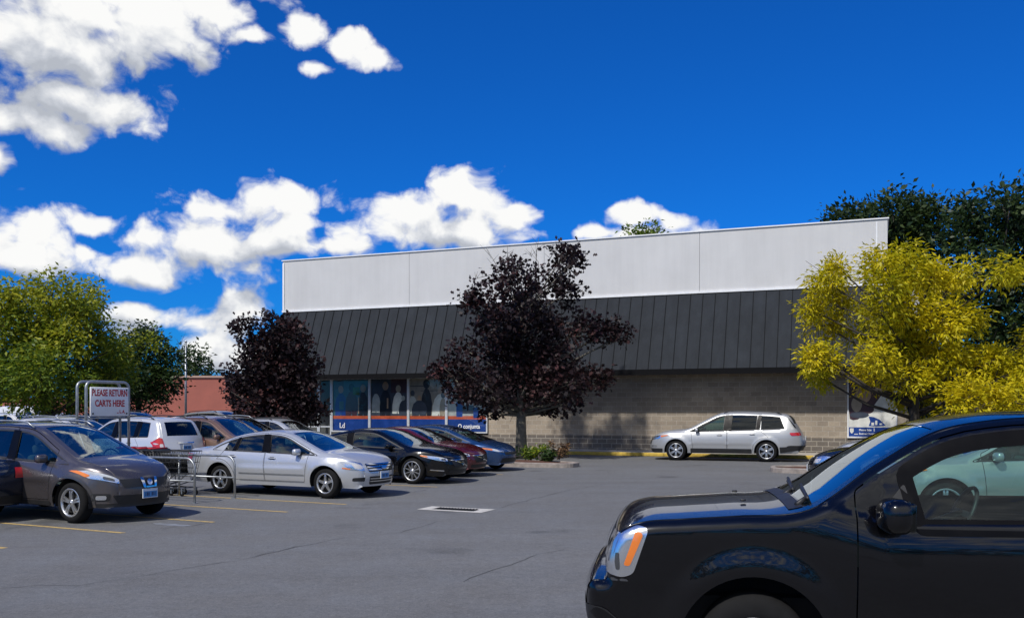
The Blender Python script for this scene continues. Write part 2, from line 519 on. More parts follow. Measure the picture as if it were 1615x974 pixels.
class CarShape:
    """side outline U + half-width function S(x, z): every panel is lifted onto this skin"""
    def __init__(s, sp):
        s.sp = sp; k = sp.get('sx', 1.0)
        s.fo = sp.get('fo', .86); s.U, s.key = catmull([(s.X(p[0], k), p[1]) for p in sp['U']], sp.get('sub', 5))
        s.W = sp['W']; s.zs = sp['zs']; s.wr = sp['wr']; s.RA = sp['RA']
        s.ax = (0.0, -sp['wb'] * k); s.k = k
        s.belt_pts = np.array([(x * k, z) for x, z in sp['belt']])
        s.xf = s.U[:, 0].max(); s.xr = s.U[:, 0].min()
        d = np.gradient(s.U, axis=0); d /= np.linalg.norm(d, axis=1)[:, None] + 1e-9
        s.N = np.column_stack([-d[:, 1], d[:, 0]])          # outline runs rear-bottom -> top -> front-bottom: outward normal
        s.bn, s.bt = sp.get('bulge', (.13, .11)); s.crown = sp.get('crown', .04)
        s.iz = int(np.argmax(s.U[:, 1]))
    def X(s, x, k=None): return x * (s.k if k is None else k) * (s.fo if x > 0 else 1.0)
    def belt(s, x): return np.interp(x, s.belt_pts[:, 0], s.belt_pts[:, 1])
    def top(s, x, g=0.0):
        x = np.asarray(x, float)
        xs = s.U[:, 0]; ok = (s.N[:, 1] > .12)
        xx, zz, nz = xs[ok], s.U[ok, 1], s.N[ok, 1]; o = np.argsort(xx)
        return np.interp(x, xx[o], (zz - g / np.maximum(nz, .25))[o])
    def S(s, x, z):
        x = np.asarray(x, float); z = np.asarray(z, float); sp = s.sp
        zb = s.belt(x); t = np.clip((z - s.zs) / (zb - s.zs), 0, 1.0)
        w = np.full(x.shape, s.W)
        zm = sp.get('zmax', .62)
        w = w - sp.get('lowin', .07) * np.clip((zm - t) / zm, 0, 1) ** 2 - sp.get('shin', .05) * np.clip((t - zm) / (1 - zm), 0, 1) ** 2
        # a pressed character line
        zc = sp.get('crease', None)
        if zc: w = w + .012 * np.exp(-((z - (zc[0] + zc[1] * x)) / .035) ** 2) * sstep(x, s.ax[1] + .35, s.ax[1] + .7) * (1 - sstep(x, -.7, -.35))
        ab = np.maximum(z - zb, 0)
        w = w - sp.get('shelf', .03) * sstep(z, zb - .015, zb + .035) - sp.get('tumble', .30) * ab - sp.get('tumble2', .12) * ab ** 2
        sf = np.clip((x - (s.xf - sp['Lf'])) / sp['Lf'], 0, 1); sr = np.clip(((s.xr + sp['Lr']) - x) / sp['Lr'], 0, 1)
        w = w * (1 - sp['tf'] * sf ** sp.get('nf', 2.3)) * (1 - sp['tr'] * sr ** sp.get('nr', 2.3))
        fl = sp.get('flare', .02); fo = sp.get('flare_w', .16)
        for a in s.ax:
            rr = np.hypot(x - a, (z - s.wr)); e = sstep(rr, s.RA + fo, s.RA + .03)
            w = w + fl * e * sstep(z, s.zs - .1, s.zs + .1)
        r = sp.get('round', .085)
        pts = np.column_stack([x.ravel(), z.ravel()])
        d = seg_dist(s.U, pts).reshape(x.shape)
        q = np.clip(d / r, 0, 1)
        w = w - r * (1 - np.sqrt(np.maximum(1 - (1 - q) ** 2, 0)))
        return np.maximum(w, .05)
    def snorm(s, x, z):
        e = .004
        dx = (s.S(x + e, z) - s.S(x - e, z)) / (2 * e); dz = (s.S(x, z + e) - s.S(x, z - e)) / (2 * e)
        n = np.column_stack([-dx, np.ones_like(dx), -dz]); return n / np.linalg.norm(n, axis=1)[:, None]
    def side(s, mb, outer, holes, h, sign, off=0.0, mi=None, extra=None):
        V, T = cdt(outer, holes, h, extra)
        x, z = V[:, 0], V[:, 1]; y = s.S(x, z); n = s.snorm(x, z)
        P = np.column_stack([x, y, z]) + n * off
        if sign < 0: P[:, 1] *= -1; n[:, 1] *= -1
        a, b, c = P[T[:, 0]], P[T[:, 1]], P[T[:, 2]]
        fn = np.cross(b - a, c - a)
        flip = fn[:, 1] * sign < 0
        T = T.copy(); T[flip] = T[flip][:, ::-1]
        mb.add(P, T, smooth=True, normals=n, mi=mi)
    # ---- band over the car
    def bandpt(s, i, v):
        """fractional outline index i, lateral v in -1..1"""
        i = np.asarray(i, float); v = np.asarray(v, float)
        idx = np.arange(len(s.U))
        x = np.interp(i, idx, s.U[:, 0]); z = np.interp(i, idx, s.U[:, 1])
        nx = np.interp(i, idx, s.N[:, 0]); nz = np.interp(i, idx, s.N[:, 1])
        w = np.interp(i, idx, s.Wu)
        c = 1 - np.abs(v) ** 2.2
        bx = np.where(nx > 0, s.bn, s.bt) * nx * np.abs(nx) * c
        bz = s.crown * nz * np.abs(nz) * c
        return np.stack([x + bx, v * w, z + bz], -1)
    def prep(s): s.Wu = s.S(s.U[:, 0] - s.N[:, 0] * .002, s.U[:, 1] - s.N[:, 1] * .002)
    def patch(s, mb, i0, i1, v0, v1, off=0.0, nu=6, nv=8, mi=None):
        I, V = np.meshgrid(np.linspace(i0, i1, nu + 1), np.linspace(v0, v1, nv + 1), indexing='ij')
        P = s.bandpt(I, V); e = 1e-2
        n = np.cross(s.bandpt(I, V + e) - s.bandpt(I, V - e), s.bandpt(I + e, V) - s.bandpt(I - e, V))
        n /= np.linalg.norm(n, axis=-1)[..., None] + 1e-12
        # outward check with the outline normal
        idx = np.arange(len(s.U)); on = np.stack([np.interp(I, idx, s.N[:, 0]), np.zeros_like(I), np.interp(I, idx, s.N[:, 1])], -1)
        sg = np.sign((n * on).sum(-1)); n *= sg[..., None]
        P = P + n * off
        fs = []
        m = nv + 1
        for a in range(nu):
            for b in range(nv):
                fs.append((a * m + b, a * m + b + 1, (a + 1) * m + b + 1, (a + 1) * m + b))
        p = P.reshape(-1, 3)
        f0 = fs[0]; fn = np.cross(p[f0[1]] - p[f0[0]], p[f0[2]] - p[f0[0]])
        if fn @ n.reshape(-1, 3)[f0[0]] < 0: fs = [f[::-1] for f in fs]
        mb.add(p, fs, smooth=True, normals=n.reshape(-1, 3), mi=mi)
    def F(s, y, z, end=1):
        """x of the nose (end=1) or tail (end=-1) skin seen along x"""
        y = np.abs(np.asarray(y, float)); z = np.asarray(z, float)
        if end > 0: U = s.U[s.iz:]; N = s.N[s.iz:]; W = s.Wu[s.iz:]; b = s.bn
        else: U = s.U[:s.iz + 1][::-1]; N = s.N[:s.iz + 1][::-1]; W = s.Wu[:s.iz + 1][::-1]; b = s.bt
        zz = U[:, 1][::-1]; o = np.argsort(zz, kind='stable'); zz = zz[o]
        xu = np.interp(z, zz, U[:, 0][::-1][o]); nx = np.interp(z, zz, N[:, 0][::-1][o]); w = np.interp(z, zz, W[::-1][o])
        c = 1 - np.clip(y / w, 0, 1) ** 2.2
        x = xu + b * nx * np.abs(nx) * c
        out = y > w
        if out.any():
            lo = xu[out] - end * 1.4; hi = xu[out] - end * .001
            yy = y[out]; zq = z[out]
            for _ in range(15):
                mid = (lo + hi) / 2; big = s.S(mid, zq) > yy
                lo = np.where(big, mid, lo); hi = np.where(big, hi, mid)
            x[out] = (lo + hi) / 2
        return x
    def front(s, mb, outer, holes, h, end=1, off=.006, mi=None):
        """polygon drawn in (y, z), laid on the nose or tail"""
        V, T = cdt(outer, holes, h)
        y, z = V[:, 0], V[:, 1]; x = s.F(y, z, end)
        e = .006
        fy = (s.F(y + e, z, end) - s.F(y - e, z, end)) / (2 * e); fz = (s.F(y, z + e, end) - s.F(y, z - e, end)) / (2 * e)
        n = np.column_stack([np.full_like(fy, 1.0), -fy, -fz]) * end
        n /= np.linalg.norm(n, axis=1)[:, None]
        P = np.column_stack([x, y, z]) + n * off
        fn = np.cross(P[T[:, 1]] - P[T[:, 0]], P[T[:, 2]] - P[T[:, 0]])
        flip = fn[:, 0] * end < 0; T = T.copy(); T[flip] = T[flip][:, ::-1]
        mb.add(P, T, smooth=True, normals=n, mi=mi)

def wheel_mesh(mb, r, rim, w, style):
    """tyre: outer side faces -y"""
    a = r; b = rim
    mb.lathe_y([(b - .02, w / 2), (b + .01, w / 2), (b + .35 * (a - b), w / 2 + .012), (a - .03, w / 2 - .005), (a - .008, w / 2 - .03), (a, w / 2 - .06), (a, 0), (a, -w / 2 + .06), (a - .008, -w / 2 + .03), (a - .03, -w / 2 + .005),
                (b + .35 * (a - b), -w / 2 - .012), (b + .012, -w / 2 - .004), (b - .02, -w / 2 + .01)], 36)

def rim_mesh(mb, rim, w, style):
    """alloy wheel, slots: 0 alloy, 1 dark barrel"""
    y0 = -w / 2
    mb.lathe_y([(rim + .004, y0 - .004), (rim - .006, y0 - .009), (rim - .022, y0 - .002), (rim - .028, y0 + .03)], 36, mi=0)
    mb.lathe_y([(rim - .026, y0 + .02), (rim - .03, y0 + .11), (.02, y0 + .125)], 36, mi=1)
    mb.lathe_y([(rim * .72, y0 + .075), (rim * .70, y0 + .068), (.03, y0 + .068)], 28, mi=2)
    n, split, wd = style
    hub = rim * .2
    mb.lathe_y([(hub + .012, y0 + .05), (hub + .01, y0 + .015), (hub * .75, y0 + .006), (hub * .45, y0 + .008), (hub * .40, y0 + .002), (.001, y0 + .001)], 20, mi=0)
    for i in range(n):
        t0 = 2 * math.pi * i / n + math.pi / 2
        arms = [0.0] if not split else [-split, split]
        for da in arms:
            t = t0; ca, sa = math.cos(t), math.sin(t)
            pts = []
            for q in range(5):
                u = q / 4; rad = hub * .7 + (rim - .018 - hub * .7) * u
                lat = da * (0.25 + .75 * u) * rim
                hw = wd * rim * (1.0 - .30 * u if not split else .9) * (.5)
                dep = y0 + .012 - .006 * math.sin(u * math.pi) + (.004 if u > .9 else 0)
                pts.append((rad, lat, hw, dep))
            vs = []
            for (rad, lat, hw, dep) in pts:
                for (l, dy) in ((lat - hw, .022), (lat - hw * .8, 0), (lat + hw * .8, 0), (lat + hw, .022)):
                    vs.append((rad * ca - l * sa, dep + dy, rad * sa + l * ca))
            fs = []
            for q in range(4):
                for j in range(3):
                    fs.append((q * 4 + j, q * 4 + j + 1, q * 4 + 5 + j, q * 4 + 4 + j))
            mb.add(vs, [f[::-1] for f in fs], mi=0)

def mirror_y(poly): return [(-y, z) for y, z in poly][::-1]

def make_car(name, label, cat, sp, pnt, loc, rz, group=None, det=2, extra=None, wheelmat='alloy', seat='seat'):
    """det 2 close, 1 middle, 0 far. Local axes: x forward from the front axle, y left, z up"""
    cs = CarShape(sp); cs.prep(); k = cs.k
    root = thing(name, label, cat, loc, rz, group)
    h = sp.get('h', {2: .085, 1: .12, 0: .17}[det])
    U, N = cs.U, cs.N
    zs, wr, RA = cs.zs, cs.wr, cs.RA
    # ---- lower contour with wheel arches (front to rear)
    low = []
    xfb, xrb = U[-1][0], U[0][0]
    ang = math.asin(np.clip((zs - wr) / RA, -1, 1))
    def arch(ax): return [(ax + RA * math.cos(t), wr + RA * math.sin(t)) for t in np.linspace(ang, math.pi - ang, 27)]
    low += [(xfb - .06, zs - .02 + .0)]
    low += arch(cs.ax[0])
    low += [(x, zs) for x in np.linspace(cs.ax[0] - RA - .25, cs.ax[1] + RA + .25, 6)]
    low += arch(cs.ax[1])
    low += [(xrb + .06, zs + .03)]
    outline = np.vstack([U, np.array(low)])
    # ---- windows and doors
    bo = sp.get('belt_off', .015)
    g = sp.get('pillar', .085)
    def line_x(ln, z):                           # pillar line given by x at belt and x at roof
        zb = cs.belt(ln[0] * k); zt = cs.top(ln[1] * k)
        return ln[0] * k + (ln[1] - ln[0]) * k * np.clip((z - zb) / max(zt - zb, .05), -.5, 1.2)
    def window_poly(ln0, ln1):
        """between front line ln0 (or None = A pillar) and rear line ln1 (None = to the end of the glass)"""
        xs = np.linspace(cs.U[:, 0].min() + .05, min(cs.xf, .9), 260)
        up = cs.top(xs, g); lo = cs.belt(xs) + bo
        ok = up > lo + .012
        # keep the stretch around the middle of the cabin
        mid = sp['cab'] * k; j = int(np.argmin(abs(xs - mid)))
        a = j
        while a > 0 and ok[a - 1]: a -= 1
        b = j
        while b < len(xs) - 1 and ok[b + 1]: b += 1
        xs, up, lo = xs[a:b + 1], up[a:b + 1], lo[a:b + 1]
        poly_up = list(zip(xs, up)); poly_lo = list(zip(xs, lo))
        def keep(p):
            if ln1 is not None and p[0] < line_x(ln1, p[1]): return False
            if ln0 is not None and p[0] > line_x(ln0, p[1]): return False
            return True
        pu = [p for p in poly_up if keep(p)]; plo = [p for p in poly_lo if keep(p)]
        poly = plo + pu[::-1]
        poly = np.array(poly)
        # simplify then round the corners
        q = [poly[0]]
        for p in poly[1:]:
            if np.linalg.norm(p - q[-1]) > .03: q.append(p)
        return round_poly(q, sp.get('wround', .035))
    gap = .018
    doors = []; holes_body = []; panes = []
    dl = sp['doors']                              # list of dicts: front line, rear line (x at sill, belt, roof)
    for d in dl:
        f, r_ = d['f'], d['r']
        zbot = zs + sp.get('sill', .10)
        def edge(e):
            x0, x1, x2 = (q * k for q in e)
            zb = float(cs.belt(x1)); zt = float(cs.top(x2, .04))
            if zt < zb + .05: return [(x0, zbot), (x0 + (x1 - x0) * .5, (zbot + zb) / 2), (x1, zb)], False
            return [(x0, zbot), (x1, zb - .02), (x2, zt)], True
        fe, fu = edge(f); re_, ru = edge(r_)
        # the wheel arch bites the rear door
        if d.get('arch'):
            ra = RA + .07; new = []
            for t in np.linspace(R(20), R(100), 8):
                p = (cs.ax[1] + ra * math.cos(t), wr + ra * math.sin(t))
                if p[1] > zbot and p[1] < cs.belt(p[0]) - .05: new.append(p)
            top_pts = [re_[-2], re_[-1]] if ru else [re_[-1]]
            b0 = (max(new[0][0], cs.ax[1] + ra * .95), zbot)
            re_ = [b0] + new + [p for p in top_pts]
        xt0, xt1 = fe[-1][0], re_[-1][0]
        tops = [(x, float(cs.top(x, .04))) for x in np.linspace(xt0, xt1, 16)]
        if not fu:   # front edge ends at the belt: follow the pillar up
            tops = [(x, z) for x, z in tops if z > cs.belt(x) - .01]
        poly = fe + tops[(1 if fu else 0):-1] + re_[::-1]
        poly = resample(round_poly(poly, .03), max(h * 1.1, .09))
        wps = []
        for (l0, l1, gm) in d['win']:
            wps.append((window_poly(l0, l1), gm))
        doors.append((poly, wps, d)); holes_body.append(poly)
    quarter = [(window_poly(l0, l1), gm) for (l0, l1, gm) in sp.get('quarter', [])]
    holes_body += [q[0] for q in quarter]
    # rows of points beside the outline so the rounded shoulder is smooth
    ex = [(U - N * dd)[1:-1] for dd in ROWS]
    # ---- body
    body = MB()
    for sg in (1, -1): cs.side(body, outline, holes_body, h, sg, extra=ex)
    ki = lambda c: float(np.interp(c, range(len(cs.key)), cs.key))
    ws0, ws1 = ki(sp['wind'][0]), ki(sp['wind'][1]); rg0, rg1 = ki(sp['rear'][0]), ki(sp['rear'][1])
    vw = sp.get('vw', .86)
    VV = [-1, -.93, -vw, -.5, 0, .5, vw, .93, 1]
    n = len(U)
    segs = [(0, rg0, None), (rg0, rg1, 'rear'), (rg1, ws0, None), (ws0, ws1, 'wind'), (ws1, n - 1, None)]
    for (a, b, what) in segs:
        nu = max(2, int(round(b - a)))
        if what is None:
            cs.patch(body, a, b, -1, 1, nu=nu, nv=14)
        else:
            cs.patch(body, a, b, -1, -vw, nu=nu, nv=2); cs.patch(body, a, b, vw, 1, nu=nu, nv=2)
    bob = body.build('body', [pnt], root)
    # glass of the band
    mb = MB(); cs.patch(mb, ws0, ws1, -vw, vw, off=-.004, nu=6, nv=10); mb.build('windscreen', [M['wind']], root)
    mb = MB(); cs.patch(mb, rg0, rg1, -vw, vw, off=-.004, nu=6, nv=10); mb.build('rear_window', [M[sp.get('rearglass', 'glassdark')]], root)
    # ---- doors on both sides
    for sg in (1, -1):
        for poly, wps, d in doors:
            mb = MB(); pin = inset_poly(poly, gap / 2)
            cs.side(mb, pin, [w for w, _ in wps], h, sg)
            # turned-in edges so the gap reads
            do = mb.build('door', [pnt], root)
            for w, gm in wps:
                wb_ = MB(); inn = inset_poly(w, .022)
                cs.side(wb_, inn, [], max(h, .12), sg, off=-.006, mi=0)
                cs.side(wb_, inset_poly(w, -sp.get('seal', .006)), [inn], .5 if sp.get('seal') is None else .07, sg, off=.003, mi=1)
                wb_.build('window', [M[gm], M['frameblack' if sp.get('seal') else 'trim']], do)
            if det:
                hx, hz = d['handle'][0] * k, d['handle'][1]
                hb = MB(); y = float(cs.S(np.array([hx]), np.array([hz]))[0])
                hb.rbox((hx, sg * (y + .022), hz), (.20, .022, .028), .011, n=2)
                hb.rbox((hx, sg * (y + .002), hz - .002), (.12, .012, .06), .005, mi=1, n=2)
                hb.build('handle', [pnt if not sp.get('chrome_handle') else M['chrome'], M['dark']], do)
            if d.get('mirror') and det:
                mx, mz = d['mirror'][0] * k, d['mirror'][1]
                y = float(cs.S(np.array([mx]), np.array([mz]))[0])
                m2 = MB(); ms = sp.get('msize', (.13, .20, .145))
                m2.rbox((mx, sg * (y + ms[1] * .62), mz + .02), ms, min(ms) * .42, rot=Matrix.Rotation(R(sg * 8), 3, 'Z'), mi=0, n=4)
                m2.rbox((mx - ms[0] * .40, sg * (y + ms[1] * .62), mz + .02), (.05, ms[1] * .84, ms[2] * .80), .02, mi=2, n=3)
                m2.tube([(mx + .01, sg * (y - .02), mz - .05), (mx, sg * (y + .05), mz - .02), (mx, sg * (y + .10), mz)], [.035, .028, .03], 8, mi=1)
                # sail panel at the foot of the pillar
                m2.build('mirror', [pnt if not sp.get('black_mirror') else M['trim'], M['trim'], M['glassdark']], do)
        for w, gm in quarter:
            wb_ = MB(); inn = inset_poly(w, .02)
            cs.side(wb_, inn, [], max(h, .12), sg, off=-.004, mi=0)
            cs.side(wb_, inset_poly(w, -.006), [inn], .5, sg, off=.003, mi=1)
            wb_.build('quarter_window', [M[gm], M['trim']], root)
    # ---- black covers on the pillars between neighbouring windows
    lines = [(l0, l1) for _, wps, d in doors for (l0, l1, gm) in d['win']] + [(l0, l1) for (l0, l1, gm) in sp.get('quarter', [])]
    if sp.get('black_pillars', True):
        for (a0, a1), (b0, b1) in zip(lines[:-1], lines[1:]):
            if a1 is None or b0 is None: continue
            pl = []
            for ln, s_ in ((a1, .024), (b0, -.024)):
                xb = ln[0] * k + s_; xt = ln[1] * k + s_
                pl.append(((xb, float(cs.belt(xb)) + bo - .006), (xt, float(cs.top(xt, g)) + .006)))
            poly = resample([pl[0][0], pl[0][1], pl[1][1], pl[1][0]], .08)
            for sg in (1, -1):
                mb = MB(); cs.side(mb, poly, [], h * .7, sg, off=.012); mb.build('pillar_cover', [M['frameblack']], root)
    # ---- trim patches on the side (x, z), lamps on nose and tail (y, z)
    for nm, mt, poly, off in sp.get('side', []):
        for sg in (1, -1):
            mb = MB(); cs.side(mb, resample(round_poly([(cs.X(x), z) for x, z in poly], .03, 4), .12), [], h, sg, off=off); mb.build(nm, [M[mt]], root)
    cl = sp.get('clad')
    if cl:
        # black arch lips and sill
        lip = RA + cl
        a1 = math.asin(np.clip((zs - wr) / lip, -1, 1)); a2 = math.asin(np.clip((zs - wr) / (RA + .004), -1, 1))
        for sg in (1, -1):
            for ax in cs.ax:
                mb = MB()
                ring = [(ax + lip * math.cos(t), wr + lip * math.sin(t)) for t in np.linspace(a1, math.pi - a1, 21)] + \
                       [(ax + (RA + .002) * math.cos(t), wr + (RA + .002) * math.sin(t)) for t in np.linspace(math.pi - a2, a2, 21)]
                cs.side(mb, ring, [], h, sg, off=.008)
                mb.build('arch_trim', [M[sp.get('cladmat', 'trim')]], root)
    for nm, mt, poly, off, mode in sp.get('front', []) + [(*q[:4], 'r' + q[4]) for q in sp.get('rearf', [])]:
        end = -1 if mode.startswith('r') else 1
        if mode.startswith('r'): mode = mode[1:]
        P = resample(round_poly(poly, .02, 2), .07)
        for pp in ([P] if mode == 'c' else [P, np.array(mirror_y(P))]):
            mb = MB(); cs.front(mb, pp, [], .055 if det else .1, end, off); mb.build(nm, [M[mt]], root)
    for (x, y, z, ex_, ey, ez, nm, mt) in sp.get('boxes', []):
        mb = MB(); mb.rbox((x * k, y, z), (ex_, ey, ez), min(ex_, ey, ez) * .4, n=2); mb.build(nm, [M[mt]], root)
    # number plates, bent to the bumper
    for (end, z, m_, pw) in sp.get('plates', []):
        x = float(cs.F(np.array([0.0]), np.array([z]), end)[0])
        mb = MB(); mb.box((x + end * .016, 0, z), (.014, .31, .155), mi=1); mb.box((x + end * .025, 0, z), (.004, .285, .13), mi=0)
        mb.box((x + end * .0262, 0, z + .05), (.003, .27, .022), mi=1)
        for q, (bw, bh) in enumerate([(.012, .07), (.030, .07), (.028, .066), (.0, 0), (.030, .07), (.026, .068), (.012, .07)]):
            if bw: mb.box((x + end * .0265, -.105 + .035 * q, z - .012), (.003, bw * .8, bh * .85), mi=2)
        mb.build('number_plate', [M[m_], M['platewhite'], M['plateink']], root)
    # ---- under the skin
    mb = MB(); Wd = cs.W - .27
    mb.box(((xfb + xrb) / 2, 0, zs + .16), (xfb - xrb - .25, 2 * Wd, .30))
    x0, x1 = cs.ax[0] - RA - .02, cs.ax[1] + RA + .02
    mb.box(((x0 + x1) / 2, 0, zs + .10), (x0 - x1, 2 * (cs.W - .09), .10))
    for ax in cs.ax:
        for sg in (1, -1):
            # inner arch liner, a half drum
            L = []; nn = 14
            for t in np.linspace(-.2, math.pi + .2, nn + 1):
                L.append((ax + (RA + .012) * math.cos(t), wr + (RA + .012) * math.sin(t)))
            yo, yi = cs.W - .06, cs.W - .40
            mb.add([(x, sg * yo, z) for x, z in L] + [(x, sg * yi, z) for x, z in L], [(i, i + 1, nn + 2 + i, nn + 1 + i) for i in range(nn)])
            mb.add([(x, sg * yi, z) for x, z in L], [tuple(range(nn + 1))])
    mb.build('underbody', [M['under']], root)
    # ---- wheels
    tw = sp.get('tw', .215)
    key = (sp['name'], wheelmat)
    if key not in WHEELS:
        a = MB(); wheel_mesh(a, wr, sp['rim'], tw, None); ta = a.build('tyre', [M['rubber']])
        b = MB(); rim_mesh(b, sp['rim'], tw, sp['spokes']); rb = b.build('rim', [M[wheelmat], M['under'], M['disc']])
        WHEELS[key] = (ta.data, rb.data)
        bpy.data.objects.remove(ta); bpy.data.objects.remove(rb)
    for i, ax in enumerate(cs.ax):
        for sg in (1, -1):
            we = empty('wheel', (ax, sg * (cs.W - tw / 2 - sp.get('win_', .035)), wr), math.pi if sg > 0 else 0, root)
            for nm, me in zip(('tyre', 'rim'), WHEELS[key]):
                o = bpy.data.objects.new(nm, me); COL.objects.link(o); o.parent = we
    # ---- cabin
    if sp.get('cabin', True):
        xw = U[int(round(ws1)), 0]; zw = U[int(round(ws1)), 1]
        mb = MB(); mb.rbox((xw - .18, 0, zw - .13), (.55, 2 * cs.W - .34, .18), .06, n=2); mb.build('dashboard', [M['dark']], root)
        zt = float(U[:, 1].max()); sz = sp.get('seat_z', .52)
        for (dx, ys, wd) in [(-1.25, .37, .5), (-1.25, -.37, .5)] + ([(-2.15, 0, 1.2)] if det else []):
            mb = MB()
            dx += sp.get('cab_dx', 0) * 1.5
            mb.rbox((xw + dx + .22, ys, sz), (.5, wd, .16), .06, n=2)
            mb.rbox((xw + dx - .10, ys, sz + .30), (.15, wd * .96, .56), .06, rot=Matrix.Rotation(R(-14), 3, 'Y'), n=2)
            hs = [ys] if wd < .8 else [-.38, .38]
            for hy in hs: mb.rbox((xw + dx - .19, hy, min(sz + .66, zt - .22)), (.10, .25, .17), .045, rot=Matrix.Rotation(R(-10), 3, 'Y'), n=2)
            mb.build('seat', [M[seat]], root)
        if det:
            mb = MB(); c = Vector((xw - .50 + sp.get('cab_dx', 0), .40, zw - .05)); q = Matrix.Rotation(R(-24), 3, 'Y')
            mb.tube([c + q @ Vector((0, .18 * math.cos(t), .18 * math.sin(t))) for t in np.linspace(0, 2 * math.pi, 25)], .014, 6, cap=False)
            mb.box(tuple(c), (.02, .32, .04), rot=q); mb.tube([c, c + Vector((.3, 0, -.12))], .03, 6)
            mb.build('steering_wheel', [M['trim']], root)
    if sp.get('rails') and det is not None:
        x0, x1 = (q * k for q in sp['rails'])
        for sg in (1, -1):
            pts = []
            for u in np.linspace(0, 1, 11):
                x = x0 + (x1 - x0) * u; zt = float(cs.top(x)); lift = .05 if 0.04 < u < .96 else -.01
                pts.append((x, sg * (float(np.interp(x, [p for p in (cs.xr, cs.xf)], [cs.W, cs.W])) - sp.get('rail_in', .30)), zt + lift + .01))
            mb = MB(); mb.tube(pts, .018, 6); mb.build('roof_rail', [M[sp.get('railmat', 'trim')]], root)
    if extra: extra(root, cs)
    return root, cs
WHEELS = {}

def place(sp, px, py, rz, axle=0, near=-1):
    """root location so that the near-side wheel of an axle touches the ground at a photo pixel"""
    c = gp(px, py); x = 0 if axle == 0 else -sp['wb'] * sp.get('sx', 1.0)
    o = Vector((x, near * (sp['W'] - .05), 0)); o.rotate(Matrix.Rotation(rz, 3, 'Z'))
    return (c.x - o.x, c.y - o.y, 0)

# ---------------------------------------------------------------- body shapes
def base(**kw):
    d = dict(sub=5, tf=.33, Lf=.95, tr=.22, Lr=.75); d.update(kw); return d

CROSS = base(name='crossover', fo=.75, sx=1.06, W=.90, zs=.27, wr=.345, RA=.405, wb=2.69, rim=.235, spokes=(5, .13, .18), lowin=.05, shin=.06, zmax=.6,
    U=[(-3.62, .32), (-3.70, .60), (-3.68, .85), (-3.64, 1.02), (-3.56, 1.14), (-3.30, 1.47), (-3.02, 1.575), (-2.3, 1.625), (-1.6, 1.62), (-1.12, 1.555), (-.55, 1.30), (-.02, 1.06), (.38, .985), (.70, .90), (.86, .79), (.925, .64), (.93, .48), (.86, .30)],
    wind=(9, 11), rear=(4, 5), belt=[(-3.6, 1.14), (-2.9, 1.10), (-1.2, 1.0), (0, .955), (1, .9)], cab=-1.6, tumble=.30, pillar=.10,
    doors=[dict(f=(-.50, -.42, -.42), r=(-1.52, -1.50, -1.55), win=[(None, (-1.42, -1.50), 'glass')], handle=(-1.30, .90), mirror=(-.62, 1.04)),
           dict(f=(-1.53, -1.51, -1.56), r=(-2.30, -2.62, -2.66), arch=True, win=[((-1.58, -1.63), (-2.42, -2.50), 'glassdark')], handle=(-2.32, .95))],
    quarter=[((-2.72, -2.76), (-3.05, -2.95), 'glassdark')],
    clad=.055, cladmat='paint_dim', crease=(.70, .0), rails=(-2.9, -1.2), railmat='galv', round=.10, nf=2.6, tf=.36, Lf=1.05,
    side=[('sill_trim', 'trim', [(-.46, .285), (-2.22, .285), (-2.22, .355), (-.46, .355)], .008)],
    front=[('headlight', 'lamp', [(.50, .66), (.80, .755), (.865, .87), (.80, .885), (.62, .80), (.505, .735)], .008, 's'),
           ('headlight_bowl', 'lampdark', [(.56, .695), (.69, .735), (.69, .79), (.57, .74)], .011, 's'),
           ('turn_signal', 'amber', [(.815, .765), (.872, .872), (.835, .885), (.775, .80)], .012, 's'),
           ('grille', 'trim', [(-.44, .59), (.44, .59), (.50, .73), (-.50, .73)], .005, 'c'),
           ('lower_grille', 'trim', [(-.50, .33), (.50, .33), (.60, .47), (-.60, .47)], .006, 'c'),
           ('bumper_skirt', 'trim', [(-.82, .27), (.82, .27), (.80, .335), (-.80, .335)], .005, 'c'),
           ('fog_lamp', 'lamp', [(.655, .40), (.75, .40), (.75, .47), (.655, .47)], .016, 's'),
           ('fog_lamp_recess', 'trim', [(.62, .38), (.79, .38), (.79, .50), (.62, .50)], .008, 's'),
           ('grille_chrome', 'chrome', [(.085, .575), (.13, .575), (.17, .74), (.11, .74)], .022, 's'),
           ('badge', 'chrome', [(-.055, .66), (-.04, .625), (0, .61), (.04, .625), (.055, .66), (.04, .70), (0, .715), (-.04, .70)], .022, 'c'),
           ('grille_chrome', 'chrome', [(-.085, .575), (.085, .575), (.085, .60), (-.085, .60)], .024, 'c')],
    rearf=[('tail_light', 'redlens', [(.70, .86), (.86, .86), (.83, 1.12), (.72, 1.12)], .01, 's'),
           ('bumper_skirt', 'trim', [(-.84, .33), (.84, .33), (.84, .45), (-.84, .45)], .005, 'c')],
    plates=[(1, .475, 'plate', 0), (-1, .78, 'plate', 0)])

